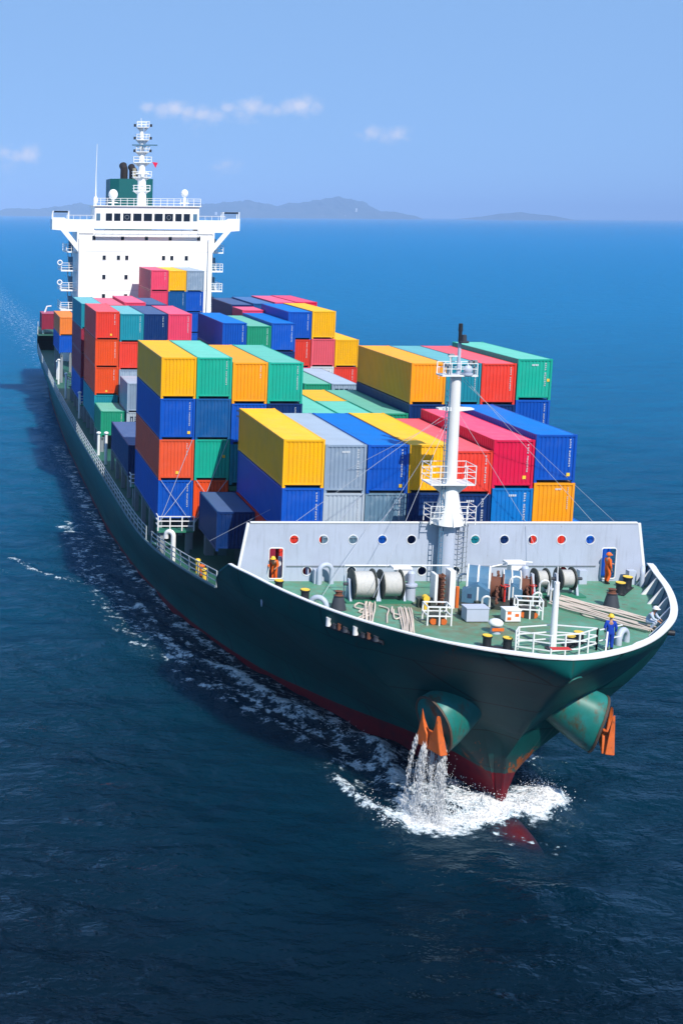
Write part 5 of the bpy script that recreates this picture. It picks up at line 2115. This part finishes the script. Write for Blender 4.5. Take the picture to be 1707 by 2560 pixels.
# broad churned band drifting out and back from the bow on the near side
crest([(-5.6, -9.0), (-6.4, -5), (-8.2, -1), (-10.6, 4), (-13.2, 10), (-15.2, 18), (-16.5, 30), (-17, 48)], 2.0, .42, 0, .7)
crest([(-5.4, -7.5), (-6.2, -4.4), (-7.6, -1.6), (-9.4, 1.6), (-11.6, 5.4), (-14.2, 10.8)], .45, .6, .12, .7)
crest([(-9.8, 7.5), (-11.4, 11), (-12.8, 16), (-14.2, 24)], .5, .52, .08, .6)
crest([(-23.2, 35.6), (-21.5, 32), (-20.6, 30.7), (-18.3, 27.9)], .4, .60, .1, .4)
crest([(-15.6, 12.0), (-14.9, 11.4)], .3, .62, .05, .3)
crest([(-24.4, 31.5), (-23.8, 31.2)], .3, .55)
crest([(-12.2, 3.5), (-11.3, 2.0)], .3, .42)
crest([(-23.9, 44.6), (-23.4, 44.2)], .3, .5)
crest([(-6, 172), (-10, 260), (-14, 350), (-22, 600)], 9, .34, 0, .5)
lump = np.zeros(GX.shape)
for k in range(26):
    lam = .9 * 1.13 ** k
    th = nrng.uniform(0, 6.28)
    lump += lam ** .5 * np.sin((GX * math.cos(th) + GY * math.sin(th)) * 2 * math.pi / lam + nrng.uniform(0, 6.28)) / 6
hgt += .09 * lump * np.clip(foam, 0, 1) * near
# troughs beside the bow wave
d = pdist([(-6.2, -9.5), (-5.9, -6), (-7.2, -3), (-9.5, 2)])
hgt -= .2 * np.exp(-(d / 1.0) ** 2)
# small crests sprinkled over the nearer sea as slight choppiness
clear = np.exp(-((GX / 1.1) ** 2 + ((GY + 14.6) / 1.5) ** 2)) * .55
hgt = hgt - .10 * np.exp(-((GX / 1.4) ** 2 + ((GY + 15.4) / 2.6) ** 2))
nx, ny = len(gx), len(gy)
verts = np.stack([GX, GY, hgt], -1).reshape(-1, 3)
ii = (np.arange(ny - 1)[:, None] * nx + np.arange(nx - 1)[None, :]).reshape(-1)
faces = np.stack([ii, ii + 1, ii + 1 + nx, ii + nx], -1)
sm = bpy.data.meshes.new('sea')
sm.vertices.add(len(verts))
sm.vertices.foreach_set('co', verts.ravel())
sm.loops.add(len(faces) * 4)
sm.loops.foreach_set('vertex_index', faces.ravel())
sm.polygons.add(len(faces))
sm.polygons.foreach_set('loop_start', np.arange(0, len(faces) * 4, 4))
sm.polygons.foreach_set('loop_total', np.full(len(faces), 4))
sm.polygons.foreach_set('use_smooth', np.ones(len(faces), bool))
sm.update(calc_edges=True)
for nm, arr in (('foam', foam), ('churn', churn), ('clear', clear)):
    a = sm.attributes.new(nm, 'FLOAT', 'POINT')
    a.data.foreach_set('value', arr.ravel().astype(np.float32))
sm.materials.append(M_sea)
sea = link('sea', sm)
tag(sea, 'deep blue sea darkening towards the viewer, with wake foam', None, None, 'structure')


# ------------------------------------------------------------------ spray and falling water
def drops(name, pts, label, cat):
    pts = np.asarray(pts)
    octv = np.array([(1, 0, 0), (-1, 0, 0), (0, 1, 0), (0, -1, 0), (0, 0, 1), (0, 0, -1)], float)
    octf = np.array([(0, 2, 4), (2, 1, 4), (1, 3, 4), (3, 0, 4), (2, 0, 5), (1, 2, 5), (3, 1, 5), (0, 3, 5)])
    v = (pts[:, None, :3] + octv[None] * pts[:, None, 3:4] * np.array([1, 1, 1.0])).reshape(-1, 3)
    if pts.shape[1] > 4:
        v = (pts[:, None, :3] + octv[None] * np.stack([pts[:, 3], pts[:, 3], pts[:, 4]], -1)[:, None, :]).reshape(-1, 3)
    f = (octf[None] + (np.arange(len(pts)) * 6)[:, None, None]).reshape(-1, 3)
    me = bpy.data.meshes.new(name)
    me.from_pydata(v.tolist(), [], f.tolist())
    me.polygons.foreach_set('use_smooth', [True] * len(me.polygons))
    me.materials.append(M_foam)
    return tag(link(name, me), label, cat, None, 'stuff')


P = []
for (poly, w, zmax, cnt) in [([(-.2, -12.6), (-2, -13.6), (-3.6, -14.1), (-5.0, -14.0)], .55, .7, 1500), ([(.05, -12.4), (1.2, -12.6), (2.3, -12.0), (2.9, -11.2)], .5, .75, 1500), ([(-.7, -11.6), (-2.3, -11.5), (-3.9, -11.9)], .7, .5, 700),
                             ([(2.0, -12.2), (3.0, -11.0), (2.6, -10.0)], .3, .6, 350), ([(-6.9, -11.5), (-6.4, -14.4)], .3, .35, 250), ([(-4.6, -10.4), (-4.1, -5.7), (-6, -1.4)], .4, .3, 350)]:
    for _ in range(cnt):
        q = rng.random() * (len(poly) - 1)
        i = int(q)
        q -= i
        x = poly[i][0] + (poly[i + 1][0] - poly[i][0]) * q + rng.gauss(0, w)
        y = poly[i][1] + (poly[i + 1][1] - poly[i][1]) * q + rng.gauss(0, w)
        z = .15 + abs(rng.gauss(0, zmax * .5))
        P.append((x, y, z, rng.uniform(.008, .036) * (1.2 - .5 * min(z, 1))))
drops('bow_spray', P, 'white spray thrown up around the red stem', 'spray')
M_fall = bpy.data.materials.new('thin falling water')
M_fall.use_nodes = True
_nt = M_fall.node_tree
_tr = _nt.nodes.new('ShaderNodeBsdfTransparent')
_mx = _nt.nodes.new('ShaderNodeMixShader')
_mx.inputs[0].default_value = .0
_pb = _nt.nodes['Principled BSDF']
_pb.inputs['Base Color'].default_value = (.96, .97, .98, 1)
_pb.inputs['Roughness'].default_value = .5
_tl = _nt.nodes.new('ShaderNodeBsdfTranslucent')
_tl.inputs[0].default_value = (.92, .95, .98, 1)
_m0 = _nt.nodes.new('ShaderNodeMixShader')
_m0.inputs[0].default_value = .4
_nt.links.new(_pb.outputs[0], _m0.inputs[1])
_nt.links.new(_tl.outputs[0], _m0.inputs[2])
_nt.links.new(_m0.outputs[0], _mx.inputs[1])
_nt.links.new(_tr.outputs[0], _mx.inputs[2])
_nt.links.new(_mx.outputs[0], _nt.nodes['Material Output'].inputs[0])
P = []
for (x0, y0, z0, x1, y1, w, cnt) in [(-4.75, -13.95, 3.85, -4.95, -13.85, .09, 1500), (-4.4, -14.05, 3.85, -4.4, -13.95, .06, 500), (-4.0, -14.1, 3.85, -3.9, -13.95, .10, 1700), (-3.75, -13.95, 3.95, -3.7, -13.8, .06, 600), (-5.0, -13.6, 4.2, -5.4, -13.3, .05, 350)]:
    for _ in range(cnt):
        q = rng.random()
        z = z0 * (1 - q * q)
        sp = w * (.35 + 1.5 * q)
        P.append((x0 + (x1 - x0) * q + rng.gauss(0, sp), y0 + (y1 - y0) * q + rng.gauss(0, sp), max(z + rng.gauss(0, .1), 0), rng.uniform(.008, .02), rng.uniform(.03, .2)))
for _ in range(2600):
    q = rng.random()
    P.append((-4.35 + rng.gauss(0, .35 + .35 * q), -13.9 + rng.gauss(0, .15 + .3 * q), max(3.6 * (1 - q) + rng.gauss(0, .2), 0), rng.uniform(.006, .014), rng.uniform(.008, .05)))
fo = drops('falling_water', P, 'white water streaming down from the left anchor', 'water')
fo.data.materials[0] = M_fall

# ------------------------------------------------------------------ islands on the horizon
S = 16000.0 / 9000.0


def island(name, label, prof, y0, depth, seed):
    """ridge profile (x, height) at y0; real land with a rounded back and front slope"""
    rr = np.random.default_rng(seed)
    px_, pz_ = zip(*prof)
    f = pchip(px_, pz_)
    xs = np.linspace(px_[0], px_[-1], 150)
    ds = np.linspace(-1, 1, 25)
    b = MB()
    for d_ in ds:
        for x in xs:
            e = 1 - abs(d_) ** 1.5
            spur = .12 * math.sin(x * .012 + d_ * 3 + seed) + .08 * math.sin(x * .031 - d_ * 5) + .05 * rr.normal()
            e *= 1 + .035 * math.sin(x * .021 + seed * 2) + .03 * math.sin(x * .047 + 1.3) + .02 * math.sin(x * .11 + d_) + .012 * rr.normal()
            z = float(f(x)) * max(e * (1 + spur * (abs(d_) ** .7) * 1.2), 0) - 2.0
            b.v.append((x + 60 * math.sin(d_ * 4 + x * .004), y0 + d_ * depth, z))
    n_ = len(xs)
    for j in range(len(ds) - 1):
        for i in range(n_ - 1):
            b.f.append((j * n_ + i, j * n_ + i + 1, (j + 1) * n_ + i + 1, (j + 1) * n_ + i))
    o = b.build(name, M_hill, None, True)
    tag(o, label, None, None, 'structure')
    return o


def PF(l_):
    return [(x * S, max((z - 22) * S, 0)) for (x, z) in l_]


island('island', 'low hazy island at the left horizon', PF([(240, 20), (254, 50), (300, 74), (422, 77), (500, 72), (605, 79), (697, 92), (850, 114), (973, 94), (1100, 100), (1250, 60), (1300, 20)]), 16500, 700, 1)
island('island', 'largest hazy island with two humps behind the bridge', PF([(1350, 20), (1480, 90), (1649, 124), (1750, 118), (1864, 138), (1957, 142), (2081, 121), (2206, 104), (2329, 126), (2452, 137), (2529, 159), (2606, 168), (2699, 163), (2793, 133), (2889, 79), (3014, 68), (3080, 55), (3125, 20)]), 16000, 800, 2)
island('island', 'small flat hazy island on the right of the horizon', PF([(3560, 20), (3610, 42), (3701, 50), (3794, 68), (3903, 76), (4013, 66), (4140, 52), (4180, 40), (4230, 20)]), 16000, 500, 3)
# pale houses near the shore of the large island
for (x, z, w, lab) in [(2482, 8, 26, 'longest pale building on the shore of the largest far island'), (2415, 10, 16, 'pale house on the far island shore, left of the longest building'),
                       (2570, 14, 12, 'pale house on the far island shore, right of the longest building'), (1690, 30, 14, 'pale house on the far island just right of the bridge roof'),
                       (2640, 62, 9, 'tiny pale house high on the tallest far island hump')]:
    h = empty('island_house', (x * S, 16000 - 700, (z + 1.0) * S))
    w *= S
    MB().box(-w / 2, w / 2, -8, 8, -30, 9).build('wall', M_white, h)
    MB().prism([(-8.5, 9), (8.5, 9), (0, 13)], 'x', -w / 2 - 1, w / 2 + 1).build('roof', M_lav, h)
    tag(h, lab, 'house', 'pale houses on the far island')

# ------------------------------------------------------------------ haze: one closed box of thin air round everything
hz = MB()
hz.box(-33000, 33000, -33000, 33000, -4, 330)
hmt = bpy.data.materials.new('thin sea haze')
hmt.use_nodes = True
nt = hmt.node_tree
nt.nodes.remove(nt.nodes['Principled BSDF'])
pv = nt.nodes.new('ShaderNodeVolumePrincipled')
pv.inputs['Color'].default_value = (.38, .60, 1.0, 1)
pv.inputs['Density'].default_value = 9.0e-5
pv.inputs['Anisotropy'].default_value = -0.4
nt.links.new(pv.outputs[0], nt.nodes['Material Output'].inputs['Volume'])
haze = hz.build('haze', hmt)
tag(haze, 'thin blue sea haze over the water', None, None, 'stuff')
